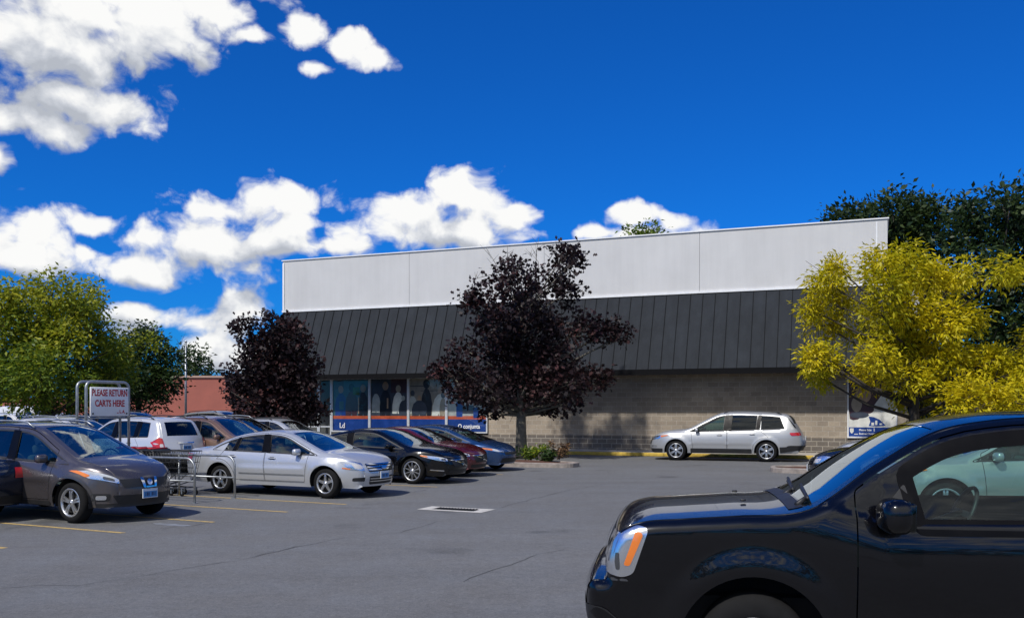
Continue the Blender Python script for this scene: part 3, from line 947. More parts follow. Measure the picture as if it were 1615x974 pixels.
SEDAN = base(name='sedan', fo=.75, sx=1.07, W=.915, zs=.235, wr=.325, RA=.385, wb=2.73, rim=.215, spokes=(5, 0, .34), crease=(.62, .0), nf=2.4,
    U=[(-3.76, .28), (-3.84, .52), (-3.84, .70), (-3.80, .86), (-3.70, .975), (-3.45, 1.005), (-3.08, 1.035), (-2.72, 1.20), (-2.32, 1.325), (-1.85, 1.395), (-1.45, 1.40), (-1.08, 1.35), (-.62, 1.16), (-.18, .985), (.30, .925), (.66, .85), (.86, .76), (.95, .62), (.965, .45), (.90, .26)],
    wind=(11, 13), rear=(6, 8), belt=[(-3.7, .97), (-2.9, .965), (-1.5, .93), (0, .885), (1, .84)], cab=-1.6, tumble=.36, pillar=.075, round=.095,
    doors=[dict(f=(-.50, -.42, -.42), r=(-1.52, -1.52, -1.58), win=[(None, (-1.44, -1.53), 'glass')], handle=(-1.32, .83), mirror=(-.66, .955)),
           dict(f=(-1.53, -1.53, -1.59), r=(-2.30, -2.66, -2.55), arch=True, win=[((-1.60, -1.66), (-2.36, -2.28), 'glass'), ((-2.40, -2.32), None, 'glass')], handle=(-2.38, .85))],
    side=[('body_moulding', 'galv', [(-.50, .475), (-2.2, .475), (-2.2, .50), (-.50, .50)], .010),
          ('sill_moulding', 'chrome', [(-.50, .335), (-2.2, .335), (-2.2, .352), (-.50, .352)], .010),
          ('marker_lamp', 'amber', [(.50, .645), (.70, .625), (.70, .65), (.50, .67)], .008)],
    front=[('headlight', 'lamp', [(.53, .60), (.76, .62), (.83, .79), (.73, .805), (.56, .755)], .008, 's'),
           ('headlight_bowl', 'clear', [(.57, .63), (.70, .64), (.74, .74), (.60, .72)], .011, 's'),
           ('grille', 'trim', [(-.44, .57), (.44, .57), (.49, .74), (-.49, .74)], .006, 'c'),
           ('grille_bar', 'chrome', [(-.46, .595), (.46, .595), (.465, .625), (-.465, .625)], .022, 'c'),
           ('grille_bar', 'chrome', [(-.47, .65), (.47, .65), (.475, .68), (-.475, .68)], .022, 'c'),
           ('grille_bar', 'chrome', [(-.48, .705), (.48, .705), (.48, .73), (-.48, .73)], .018, 'c'),
           ('badge', 'chrome', [(-.09, .625), (-.05, .595), (.05, .595), (.09, .625), (.09, .65), (.05, .68), (-.05, .68), (-.09, .65)], .032, 'c'),
           ('lower_grille', 'trim', [(-.40, .30), (.40, .30), (.42, .47), (-.42, .47)], .006, 'c'),
           ('grille_bar', 'chrome', [(-.40, .36), (.40, .36), (.405, .38), (-.405, .38)], .016, 'c'),
           ('grille_bar', 'chrome', [(-.41, .415), (.41, .415), (.41, .435), (-.41, .435)], .016, 'c'),
           ('bumper_intake', 'trim', [(.52, .37), (.72, .38), (.72, .45), (.52, .46)], .006, 's')],
    rearf=[('tail_light', 'redlens', [(.55, .72), (.86, .72), (.86, .88), (.60, .90)], .01, 's')],
    plates=[(1, .49, 'plate', 0), (-1, .72, 'plate', 0)])

COUPE = base(name='coupe', sx=1.06, W=.90, zs=.22, wr=.335, RA=.395, wb=2.64, rim=.245, spokes=(10, 0, .13), nf=2.3, tf=.36, Lf=1.05, crease=(.66, .02),
    U=[(-3.62, .28), (-3.70, .50), (-3.71, .70), (-3.66, .86), (-3.52, .955), (-3.2, 1.00), (-2.75, 1.145), (-2.3, 1.27), (-1.85, 1.345), (-1.45, 1.365), (-1.1, 1.325), (-.65, 1.14), (-.2, .955), (.30, .885), (.66, .80), (.87, .69), (.94, .56), (.95, .42), (.88, .24)],
    wind=(10, 12), rear=(5, 8), belt=[(-3.6, .95), (-2.6, .945), (-1.5, .905), (0, .85), (1, .8)], cab=-1.6, tumble=.38, pillar=.075,
    doors=[dict(f=(-.48, -.40, -.40), r=(-1.80, -1.85, -1.88), win=[(None, (-1.76, -1.80), 'glass')], handle=(-1.60, .83), mirror=(-.62, .93))],
    quarter=[((-1.90, -1.94), None, 'glass')],
    front=[('headlight', 'lamp', [(.52, .585), (.70, .60), (.86, .70), (.86, .745), (.70, .70), (.53, .645)], .008, 's'),
           ('headlight_bowl', 'lampdark', [(.57, .60), (.66, .61), (.66, .655), (.57, .645)], .011, 's'),
           ('turn_signal', 'amber', [(.80, .675), (.865, .71), (.865, .74), (.80, .72)], .012, 's'),
           ('grille', 'trim', [(-.33, .42), (.33, .42), (.42, .60), (-.42, .60)], .006, 'c'),
           ('grille_slash', 'chrome', [(-.32, .575), (-.28, .595), (.27, .44), (.24, .425)], .02, 'c'),
           ('badge', 'chrome', [(-.055, .51), (-.04, .47), (0, .455), (.04, .47), (.055, .51), (.04, .55), (0, .565), (-.04, .55)], .026, 'c'),
           ('grille_surround', 'chrome', [(-.44, .60), (.44, .60), (.44, .615), (-.44, .615)], .012, 'c'),
           ('lower_grille', 'trim', [(-.45, .27), (.45, .27), (.48, .36), (-.48, .36)], .006, 'c'),
           ('fog_lamp', 'chrome', [(.60, .33), (.78, .36), (.78, .385), (.60, .36)], .012, 's')],
    rearf=[('tail_light', 'redlens', [(.60, .70), (.84, .70), (.82, .88), (.66, .88)], .01, 's')],
    plates=[(-1, .66, 'plate', 0)])

CIVIC = dict(COUPE); CIVIC.update(name='hatch', rim=.225, spokes=(6, .10, .17), wb=2.62,
    U=[(-3.55, .28), (-3.64, .50), (-3.66, .72), (-3.60, .93), (-3.44, 1.03), (-3.1, 1.10), (-2.75, 1.22), (-2.35, 1.315), (-1.85, 1.375), (-1.42, 1.37), (-1.0, 1.29), (-.45, 1.08), (.08, .90), (.42, .835), (.70, .74), (.85, .65), (.90, .54), (.90, .42), (.84, .24)],
    front=[('headlight', 'lamp', [(.46, .60), (.66, .615), (.86, .70), (.85, .74), (.62, .68), (.47, .64)], .008, 's'),
           ('turn_signal', 'amber', [(.72, .645), (.86, .705), (.85, .738), (.72, .70)], .012, 's'),
           ('grille', 'trim', [(-.42, .52), (.42, .52), (.45, .60), (-.45, .60)], .006, 'c'),
           ('badge', 'chrome', [(-.05, .53), (-.03, .53), (-.03, .60), (-.05, .60)], .02, 's'),
           ('badge_bar', 'chrome', [(-.035, .555), (.035, .555), (.035, .575), (-.035, .575)], .02, 'c'),
           ('lower_grille', 'trim', [(-.56, .28), (.56, .28), (.52, .42), (-.52, .42)], .006, 'c')],
    plates=[])

FAMILY = base(name='family_suv', sx=1.08, W=.97, zs=.29, wr=.375, RA=.435, wb=3.02, fo=1.0, rim=.26, spokes=(6, .11, .17), nf=2.5, tf=.34, Lf=1.0, tr=.20, crease=(.62, .0),
    U=[(-4.08, .42), (-4.16, .62), (-4.15, .82), (-4.08, 1.0), (-4.02, 1.12), (-3.88, 1.38), (-3.72, 1.65), (-3.3, 1.735), (-2.6, 1.775), (-1.9, 1.785), (-1.45, 1.735), (-.92, 1.465), (-.36, 1.16), (.20, 1.09), (.60, 1.0), (.80, .87), (.89, .66), (.91, .48), (.84, .28)],
    wind=(10, 12), rear=(5, 6), belt=[(-4.1, 1.22), (-3.2, 1.16), (-1.2, 1.075), (0, 1.03), (1, .98)], cab=-1.8, tumble=.30, pillar=.095,
    doors=[dict(f=(-.58, -.52, -.52), r=(-1.72, -1.72, -1.76), win=[(None, (-1.62, -1.68), 'glass')], handle=(-1.48, .96), mirror=(-.72, 1.12)),
           dict(f=(-1.73, -1.73, -1.77), r=(-2.56, -2.84, -2.86), arch=True, win=[((-1.84, -1.88), (-2.70, -2.76), 'glassdark')], handle=(-2.56, 1.0))],
    quarter=[((-2.78, -2.84), (-3.62, -3.45), 'glassdark')], rails=(-3.5, -1.6), rail_in=.34, rearglass='glassdark',
    side=[('sill_trim', 'trim', [(-.50, .30), (-2.54, .30), (-2.54, .465), (-.50, .465)], .010),
          ('rear_side_glass', 'glassdark', [(-3.74, 1.55), (-3.70, 1.58), (-3.93, 1.22), (-3.985, 1.22)], .008),
          ('bumper_cladding', 'trim', [(.48, .30), (.84, .30), (.87, .44), (.46, .44)], .008),
          ('rear_bumper_cladding', 'trim', [(-3.46, .33), (-4.08, .44), (-4.14, .58), (-3.44, .54)], .010)],
    front=[('headlight', 'lamp', [(.60, .74), (.84, .80), (.93, .935), (.84, .93), (.62, .86)], .008, 's'),
           ('turn_signal', 'amber', [(.87, .855), (.935, .92), (.925, .945), (.86, .92)], .012, 's'),
           ('grille', 'trim', [(-.55, .60), (.55, .60), (.58, .84), (-.58, .84)], .006, 'c'),
           ('fog_lamp', 'lamp', [(.66, .50), (.80, .50), (.80, .56), (.66, .56)], .012, 's'),
           ('bumper_skirt', 'trim', [(-.84, .28), (.84, .28), (.84, .42), (-.84, .42)], .005, 'c')],
    rearf=[('tail_light', 'redlens', [(.60, .98), (.93, .95), (.93, 1.06), (.63, 1.09)], .012, 's'),
           ('bumper_skirt', 'trim', [(-.94, .42), (.94, .42), (.94, .60), (-.94, .60)], .012, 'c')],
    plates=[(-1, .85, 'plate', 0)])

SMALLSUV = base(name='small_suv', sx=1.05, W=.90, zs=.28, wr=.345, RA=.405, wb=2.63, rim=.22, spokes=(5, 0, .30), nf=2.4, tr=.16, Lr=.5,
    U=[(-3.50, .38), (-3.58, .55), (-3.56, .74), (-3.50, .94), (-3.46, 1.06), (-3.34, 1.34), (-3.20, 1.545), (-2.85, 1.61), (-2.2, 1.645), (-1.6, 1.64), (-1.15, 1.575), (-.70, 1.33), (-.22, 1.085), (.28, 1.01), (.62, .92), (.76, .78), (.81, .62), (.81, .48), (.75, .30)],
    wind=(10, 12), rear=(4.25, 5.8), vw=.80, belt=[(-3.6, 1.09), (-2.6, 1.07), (-1.2, 1.02), (0, .97), (1, .93)], cab=-1.6, tumble=.27, pillar=.10,
    doors=[dict(f=(-.48, -.42, -.42), r=(-1.52, -1.52, -1.56), win=[(None, (-1.44, -1.50), 'glass')], handle=(-1.32, .90), mirror=(-.64, 1.05)),
           dict(f=(-1.53, -1.53, -1.57), r=(-2.22, -2.50, -2.52), arch=True, win=[((-1.62, -1.66), (-2.40, -2.44), 'glassdark')], handle=(-2.26, .93))],
    quarter=[((-2.54, -2.58), (-3.00, -2.94), 'glassdark')], rails=(-3.0, -1.3), clad=.05, crease=(.62, 0),
    side=[('sill_trim', 'dark', [(-.46, .29), (-2.2, .29), (-2.2, .40), (-.46, .40)], .008)],
    front=[('headlight', 'lamp', [(.50, .66), (.78, .68), (.82, .84), (.56, .82)], .008, 's'),
           ('grille', 'trim', [(-.42, .64), (.42, .64), (.45, .80), (-.45, .80)], .006, 'c'),
           ('bumper_skirt', 'trim', [(-.78, .30), (.78, .30), (.78, .50), (-.78, .50)], .005, 'c')],
    rearf=[('tail_light', 'redlens', [(.70, .72), (.885, .70), (.885, .95), (.80, 1.08), (.72, 1.06)], .012, 's'),
           ('reverse_lamp', 'clear', [(.735, .80), (.81, .80), (.81, .90), (.735, .90)], .016, 's'),
           ('bumper_skirt', 'dark', [(-.84, .36), (.84, .36), (.84, .56), (-.84, .56)], .010, 'c'),
           ('plate_recess', 'galv', [(-.24, .72), (.24, .72), (.22, .90), (-.22, .90)], .004, 'c'),
           ('tailgate_bar', 'chrome', [(-.30, .905), (.30, .905), (.29, .94), (-.29, .94)], .018, 'c')],
    plates=[(-1, .80, 'plate', 0)])

WAGON = base(name='wagon', sx=1.06, W=.87, zs=.25, wr=.32, RA=.38, wb=2.65, rim=.205, spokes=(7, 0, .2), nf=2.4, tr=.16,
    U=[(-3.66, .30), (-3.74, .55), (-3.73, .75), (-3.68, .93), (-3.62, 1.02), (-3.40, 1.30), (-3.18, 1.45), (-2.6, 1.50), (-1.9, 1.515), (-1.45, 1.50), (-1.08, 1.42), (-.62, 1.19), (-.14, .99), (.34, .93), (.68, .84), (.84, .72), (.89, .56), (.89, .42), (.82, .27)],
    wind=(10, 12), rear=(4, 6), belt=[(-3.7, .99), (-2.6, .97), (-1.2, .94), (0, .90), (1, .86)], cab=-1.6, tumble=.30, pillar=.085,
    doors=[dict(f=(-.48, -.42, -.42), r=(-1.50, -1.50, -1.54), win=[(None, (-1.42, -1.48), 'glass')], handle=(-1.3, .84), mirror=(-.64, .97)),
           dict(f=(-1.51, -1.51, -1.55), r=(-2.24, -2.52, -2.54), arch=True, win=[((-1.58, -1.62), (-2.42, -2.46), 'glass')], handle=(-2.28, .87))],
    quarter=[((-2.56, -2.60), (-3.28, -3.14), 'glass')], rails=(-3.0, -1.4), rearglass='glass',
    front=[('headlight', 'lamp', [(.50, .62), (.76, .64), (.80, .78), (.54, .76)], .008, 's'),
           ('grille', 'trim', [(-.42, .60), (.42, .60), (.45, .74), (-.45, .74)], .006, 'c'),
           ('lower_grille', 'trim', [(-.60, .30), (.60, .30), (.60, .42), (-.60, .42)], .006, 'c')],
    rearf=[('tail_light', 'redlens', [(.66, .70), (.85, .70), (.85, .95), (.70, .95)], .01, 's')],
    plates=[(-1, .75, 'plate', 0)])
# ================================================================ SETTING
AXA = R(26)                                   # parking rows: cars stand along this direction
AX = Vector((math.cos(AXA), -math.sin(AXA), 0)); AP = Vector((math.sin(AXA), math.cos(AXA), 0))
FA = R(21.5)                                  # store front
B0 = Vector((8.9, 38.7, 0))

def asphalt_mat():
    m, T, bs, out = new_mat('worn_asphalt')
    geo = T.node('ShaderNodeNewGeometry'); P = geo.outputs['Position']
    big = T.noise(P, .10, 6, .62, .6); mid = T.noise(P, .9, 6, .65); fine = T.noise(P, 55, 4, .75); grit = T.noise(P, 160, 2, .6)
    st = T.node('ShaderNodeMapping'); T.l.new(P, st.inputs[0]); st.inputs['Rotation'].default_value = (0, 0, R(-62)); st.inputs['Scale'].default_value = (.05, .9, 1)
    streak = T.noise(st.outputs[0], 1.3, 5, .6)
    v = T.math('ADD', T.rng(big, .3, .7, .126, .160), T.rng(mid, .25, .75, -.013, .013))
    v = T.math('ADD', v, T.rng(streak, .3, .7, -.010, .010))
    g1 = T.noise(P, 7, 5, .7); g2 = T.noise(P, 24, 4, .75)
    v = T.math('MULTIPLY', v, T.rng(g1, .3, .7, .86, 1.14)); v = T.math('MULTIPLY', v, T.rng(g2, .3, .7, .76, 1.24))
    v = T.math('MULTIPLY', v, T.rng(fine, .25, .75, .66, 1.34))
    v = T.math('MULTIPLY', v, T.rng(grit, .30, .70, .78, 1.22))
    sp = T.node('ShaderNodeTexVoronoi'); T.l.new(P, sp.inputs['Vector']); sp.inputs['Scale'].default_value = 38
    rnd = T.node('ShaderNodeSeparateColor'); T.l.new(sp.outputs['Color'], rnd.inputs[0])
    peb = T.math('MULTIPLY', T.math('LESS_THAN', sp.outputs['Distance'], .20), T.math('GREATER_THAN', rnd.outputs[0], .90))
    v = T.math('ADD', v, T.math('MULTIPLY', peb, .10))
    # old oil drips and damp spots
    oil = T.noise(P, .55, 3, .5); v = T.math('MULTIPLY', v, T.rng(oil, .62, .74, 1.0, .62, True))
    c = T.mix(T.rng(mid, .3, .7), (1.01, .995, .97, 1), (.96, .99, 1.02, 1))
    c2 = T.vmath('SCALE', c); T.put(c2.node.inputs['Scale'], v)
    T.put(bs.inputs['Base Color'], c2)
    T.put(bs.inputs['Roughness'], T.rng(fine, .2, .8, .78, .95)); bs.inputs['Specular IOR Level'].default_value = .35
    b = T.node('ShaderNodeBump'); b.inputs['Strength'].default_value = .55; b.inputs['Distance'].default_value = .006
    T.put(b.inputs['Height'], T.math('ADD', fine, T.math('MULTIPLY', grit, .6))); T.l.new(b.outputs[0], bs.inputs['Normal'])
    return m
M['asphalt'] = asphalt_mat()

def sheet(name, pts, mat, z, kind='structure'):
    mb = MB(); mb.add([(p[0], p[1], z) for p in pts], [tuple(range(len(pts)))])
    return tag(mb.build(name, [mat]), kind=kind)

# ground to the horizon, with the asphalt lot as its own sheet
M['grass'] = simple('rough_grass_ground', (.05, .075, .025), .95, var=.35, scale=.4)
sheet('ground', [(-1500, -1500), (1500, -1500), (1500, 2500), (-1500, 2500)], M['grass'], -.012)
sheet('parking_lot', [(-140, -80), (120, -80), (120, 130), (-140, 130)], M['asphalt'], 0.0)

def worn_line_mat(name, col):
    m, T, bs, out = new_mat(name)
    geo = T.node('ShaderNodeNewGeometry'); P = geo.outputs['Position']
    n = T.noise(P, 9, 6, .7); n2 = T.noise(P, 60, 3, .7)
    f = T.math('MULTIPLY', T.rng(n, .34, .52, 0.25, 1), T.rng(n2, .28, .5, .35, 1))
    T.put(bs.inputs['Base Color'], T.mix(f, (.10, .10, .10, 1), (*col, 1))); bs.inputs['Roughness'].default_value = .85
    return m
M['yline'] = worn_line_mat('worn_yellow_line', (.52, .36, .12))

def stall_line(p, length, w=.10, d=AX, z=.004):
    a = Vector((p.x, p.y, 0)); b = a - d * length; n = Vector((-d.y, d.x, 0)) * w / 2
    mb = MB(); mb.add([(*(q.xy), z) for q in (a - n, a + n, b + n, b - n)], [(0, 1, 2, 3)])
    o = mb.build('stall_line', [M['yline']]); tag(o, kind='structure')
for (x, y) in [(8, 864), (195, 840), (337, 823), (453, 807), (546, 795), (690, 767.5), (744, 756.5), (793, 748)]:
    stall_line(gp(x, y), 5.3)
stall_line(gp(395, 747), 3.4, d=Vector((.96, .28, 0)))
stall_line(gp(640, 735), 5.0); 
for q in range(4):
    stall_line(gp(408 + 34 * q, 752 - 9 * q), 5.2)

# cracks run across the lot
def crack(pts, w):
    P = [gp(*p) for p in pts]; rr = random.Random(len(pts) * 17 + int(pts[0][0])); path = []
    for a, b in zip(P[:-1], P[1:]):
        L = (b - a).length; k = max(2, int(L / .22)); n = (b - a).normalized(); n = Vector((-n.y, n.x, 0))
        for j in range(k): path.append(a.lerp(b, j / k) + n * rr.gauss(0, .025))
    path.append(P[-1]); vs = []
    for i, p in enumerate(path):
        t = (path[min(i + 1, len(path) - 1)] - path[max(i - 1, 0)]).normalized(); n = Vector((-t.y, t.x, 0)) * w * rr.uniform(.3, 1.0) * .5
        vs += [(*(p + n).xy, .003), (*(p - n).xy, .003)]
    mb = MB(); mb.add(vs, [(2 * i, 2 * i + 1, 2 * i + 3, 2 * i + 2) for i in range(len(path) - 1)])
    tag(mb.build('pavement_crack', [M['crack']]), kind='structure')
M['crack'] = simple('dark_crack', (.05, .049, .047), .95)  # even dark tone of the crack ribbons
crack([(2, 928), (60, 922), (130, 922), (235, 906), (400, 879), (470, 860)], .013)
crack([(405, 875), (530, 850), (630, 839), (700, 820)], .012)
crack([(727, 917), (760, 905), (853, 874), (890, 866)], .014)
crack([(790, 800), (850, 784), (900, 772), (957, 763)], .02)
crack([(645, 777), (672, 772)], .03)
crack([(250, 833), (300, 829), (330, 824)], .02)
crack([(940, 741), (975, 740)], .06)
M['damp'] = simple('dried_spill', (.21, .22, .235), .55, var=.2)
mb = MB(); c = gp(272, 827); rr = random.Random(3); ring = []
for i in range(26):
    t = 2 * math.pi * i / 26; q = 1 + rr.uniform(-.22, .22); v = AX * (.42 * math.cos(t) * q) + AP * (.10 * math.sin(t) * q); ring.append((c.x + v.x, c.y + v.y, .0025))
mb.add(ring, [tuple(range(26))]); tag(mb.build('dried_spill', [M['damp']]), kind='structure')

# storm drain: pale concrete frame flush in the asphalt round a black grate
def drain():
    pts = [gp(657, 803), gp(681, 798.0), gp(781, 803), gp(758, 808.5)]
    ctr = sum(pts, Vector()) / 4; u = ((pts[2] - pts[1]) + (pts[3] - pts[0])).normalized()
    t = thing('storm_drain', 'pale concrete framed storm drain in the asphalt of the driving lane', 'storm drain', (ctr.x, ctr.y, 0))
    P = [p - ctr for p in pts]; u = (P[2] - P[1]).normalized(); w_ = (P[1] - P[0]); inner = [p - u * (p.dot(u)) * .34 - (p - u * p.dot(u)) * .52 for p in P]
    mb = MB()
    for i in range(4):
        j = (i + 1) % 4
        mb.add([(*P[i].xy, .006), (*P[j].xy, .006), (*inner[j].xy, .006), (*inner[i].xy, .006)], [(0, 1, 2, 3)])
        mb.add([(*inner[i].xy, .006), (*inner[j].xy, .006), (*inner[j].xy, -.25), (*inner[i].xy, -.25)], [(0, 1, 2, 3)])
    mb.build('frame', [simple('old_concrete', (.50, .48, .44), .9, var=.2)], t)
    mb = MB(); mb.add([(*p.xy, .005) for p in inner], [(0, 1, 2, 3)])
    for k in range(1, 14):
        f = k / 14; a = inner[0].lerp(inner[3], f); b = inner[1].lerp(inner[2], f)
        mb.tube([(*a.xy, .012), (*b.xy, .012)], .009, 4)
    mb.build('grate', [simple('cast_iron', (.012, .012, .013), .7)], t)
drain()

# ---------------------------------------------------------------- store
def brick_mat(name, c1, c2, mort, gr=.86):
    m, T, bs, out = new_mat(name)
    tc = T.node('ShaderNodeTexCoord'); sep = T.node('ShaderNodeSeparateXYZ'); T.l.new(tc.outputs['Object'], sep.inputs[0])
    cb = T.node('ShaderNodeCombineXYZ'); T.put(cb.inputs[0], sep.outputs[0]); T.put(cb.inputs[1], sep.outputs[2])
    br = T.node('ShaderNodeTexBrick'); T.l.new(cb.outputs[0], br.inputs['Vector'])
    br.inputs['Scale'].default_value = 1.0; br.inputs['Brick Width'].default_value = .44; br.inputs['Row Height'].default_value = .203
    br.inputs['Mortar Size'].default_value = .012; br.inputs['Mortar Smooth'].default_value = .15; br.inputs['Bias'].default_value = 0
    br.inputs['Color1'].default_value = (*c1, 1); br.inputs['Color2'].default_value = (*c2, 1); br.inputs['Mortar'].default_value = (*mort, 1)
    n = T.noise(tc.outputs['Object'], .7, 6, .65, .4); n2 = T.noise(tc.outputs['Object'], 14, 5, .7)
    c = T.mix(1.0, br.outputs['Color'], T.ramp(n, [(.3, (.72, .71, .70)), (.7, (1.12, 1.10, 1.06))]), 'MULTIPLY')
    c = T.mix(1.0, c, T.ramp(n2, [(.25, (.82, .82, .82)), (.75, (1.12, 1.12, 1.12))]), 'MULTIPLY')
    T.put(bs.inputs['Base Color'], c); bs.inputs['Roughness'].default_value = .92
    b = T.node('ShaderNodeBump'); b.inputs['Strength'].default_value = .6; b.inputs['Distance'].default_value = .012
    T.put(b.inputs['Height'], T.math('ADD', T.math('MULTIPLY', br.outputs['Fac'], -1.0), T.math('MULTIPLY', n2, .4))); T.l.new(b.outputs[0], bs.inputs['Normal'])
    return m
M['block'] = brick_mat('tan_block_wall', (.40, .34, .27), (.30, .255, .205), (.45, .41, .35))
M['blockdark'] = brick_mat('dark_split_face_block', (.175, .155, .135), (.135, .12, .108), (.42, .39, .34))
M['standing'] = simple('charcoal_standing_seam_metal', (.030, .034, .040), .8, .0, .2, .8, spec=.12, streak=.18)
M['seam'] = simple('seam_rib_metal', (.012, .013, .015), .8, spec=.1)
M['parapet'] = simple('weathered_white_panel', (.57, .57, .565), .7, var=.06, scale=.5, streak=.05)
M['fascia'] = simple('black_fascia', (.008, .008, .009), .9, spec=.08)
M['soffit'] = simple('soffit_panel', (.10, .10, .10), .8)
M['concrete'] = simple('sidewalk_concrete', (.40, .37, .32), .9, var=.15, scale=1.5, bump=.2)
M['curby'] = simple('worn_yellow_curb_paint', (.52, .36, .06), .8, var=.3, scale=5)
M['frame'] = simple('aluminium_frame', (.62, .64, .66), .4, .3, .06)
M['storeglass'] = glass('shop_window_glass', (.90, .93, .93), base=.03)
M['pier'] = simple('rough_grey_render', (.42, .42, .43), .9, var=.18, scale=2.5, bump=.6)

store = thing('store_building', 'long flat roofed store with white parapet, charcoal mansard roof and tan block wall', 'store', (B0.x, B0.y, 0), -FA)
def bp(s, n, z): return (s, -n, z)
SL, SR = -22.1, 6.4
mb = MB()
mb.add([bp(SL, 0, .74), bp(7.3, 0, .74), bp(7.3, 0, 6.8), bp(SL, 0, 6.8)], [(0, 1, 2, 3)])
WALLHOLE = (-19.9, -10.75)
mb = MB()
for (a, b, z0, z1) in [(WALLHOLE[1], 7.3, .743, 3.6), (SL, WALLHOLE[0] - 1.3, .743, 3.6)]:
    mb.add([bp(a, 0, z0), bp(b, 0, z0), bp(b, 0, z1), bp(a, 0, z1)], [(0, 1, 2, 3)])
mb.add([bp(SL, 0, 0), bp(SL, -26, 0), bp(SL, -26, 6.8), bp(SL, 0, 6.8)], [(0, 1, 2, 3)])
mb.build('block_wall', [M['block']], store)
mb = MB()
for (a, b) in [(-12.8, 7.3), (SL, WALLHOLE[0] - 1.3)]:
    mb.box(((a + b) / 2, -.012, .37), (b - a, .05, .742))
mb.build('wall_base', [M['blockdark']], store)
mb = MB(); mb.box((7.3 + .12, 13, 3.35), (.24, 26.3, 6.7)); mb.build('end_wall', [M['pier']], store)
mb = MB(); mb.box((SL / 2 + 3.2, 26, 3.3), (29.5, .2, 6.6)); mb.build('rear_wall', [M['block']], store)
# parapet of tall white panels
mb = MB(); zt, zb = 9.43, 6.82
cuts = [SL, -14.87, -8.0, -1.0, SR]
for a, b in zip(cuts[:-1], cuts[1:]):
    mb.box(((a + b) / 2, .10, (zt + zb) / 2), (b - a - .014, .20, zt - zb))
for a, b in zip([0.2, 6, 12, 18], [6, 12, 18, 26]):
    mb.box((SL + .1, (a + b) / 2, (zt + zb) / 2), (.2, b - a - .014, zt - zb)); mb.box((SR - .1, (a + b) / 2, (zt + zb) / 2), (.2, b - a - .014, zt - zb))
mb.build('parapet', [M['parapet']], store)
mb = MB(); mb.box(((SL + SR) / 2, .1, zt + .025), (SR - SL + .1, .30, .05)); mb.box((SL + .1, 13, zt + .024), (.30, 26, .045)); mb.box((SR - .1, 13, zt + .024), (.30, 26, .045))
mb.box(((SL + SR) / 2, -.03, zb + .05), (SR - SL + .04, .06, .09))
mb.box((SL + .06, -.025, (zt + zb) / 2), (.10, .05, zt - zb - .2)); mb.box((SR - .40, -.01, (zt + zb) / 2), (.05, .03, zt - zb - .2))
mb.build('coping', [M['white']], store)
mb = MB(); mb.box(((SL + SR) / 2, 13, 7.4), (SR - SL - .5, 25.5, .1)); mb.build('flat_roof', [M['soffit']], store)
# mansard: front slope with hips, ribs stand 3 cm proud
EZ, TZ, EN, HX = 3.58, 6.80, 1.3, 1.5
def mansard():
    mb = MB()
    A, B_, C_, D = bp(SL - HX, EN, EZ), bp(SR + HX, EN, EZ), bp(SR, .02, TZ), bp(SL, .02, TZ)
    mb.add([A, B_, C_, D], [(0, 1, 2, 3)])
    mb.add([A, D, bp(SL, -26, TZ), bp(SL - HX, -27, EZ)], [(0, 1, 2, 3)])
    mb.add([B_, bp(SR + HX, -27, EZ), bp(SR, -26, TZ), C_], [(0, 1, 2, 3)])
    s = SL - HX + .4
    L = math.hypot(EN - .02, TZ - EZ); ang = math.atan2(TZ - EZ, EN - .02)
    while s < SR + HX - .1:
        f = 0
        top = 1.0
        if s < SL: top = (s - (SL - HX)) / HX
        if s > SR: top = (SR + HX - s) / HX
        p0 = Vector(bp(s, EN + .015, EZ)); p1 = Vector(bp(s, EN - (EN - .02) * top + .015, EZ + (TZ - EZ) * top))
        d = (p1 - p0); ll = d.length
        q = Matrix.Rotation(ang - 0, 3, 'X')
        c = (p0 + p1) / 2
        mb.box(tuple(c), (.022, ll, .035), rot=q, mi=1)
        s += .52
    return mb.build('mansard_roof', [M['standing'], M['seam']], store)
mansard()
mb = MB()
mb.box(((SL + SR) / 2, -EN + .0, EZ - .115), (SR - SL + 2 * HX, .06, .23))
mb.box((SL - HX + .03, 12.7, EZ - .115), (.06, 28.4, .225)); mb.box((SR + HX - .03, 12.7, EZ - .115), (.06, 28.4, .225))
mb.build('fascia', [M['fascia']], store)
mb = MB(); mb.box(((SL + SR) / 2, -EN / 2, EZ - .17), (SR - SL + 2 * HX - .1, EN - .08, .04)); mb.build('soffit', [M['soffit']], store)
mb = MB(); mb.box((SL - HX - .7, 1.2, 4.0), (.8, 1.0, .75), bevel=.02); mb.build('vent_box', [M['fascia']], store)

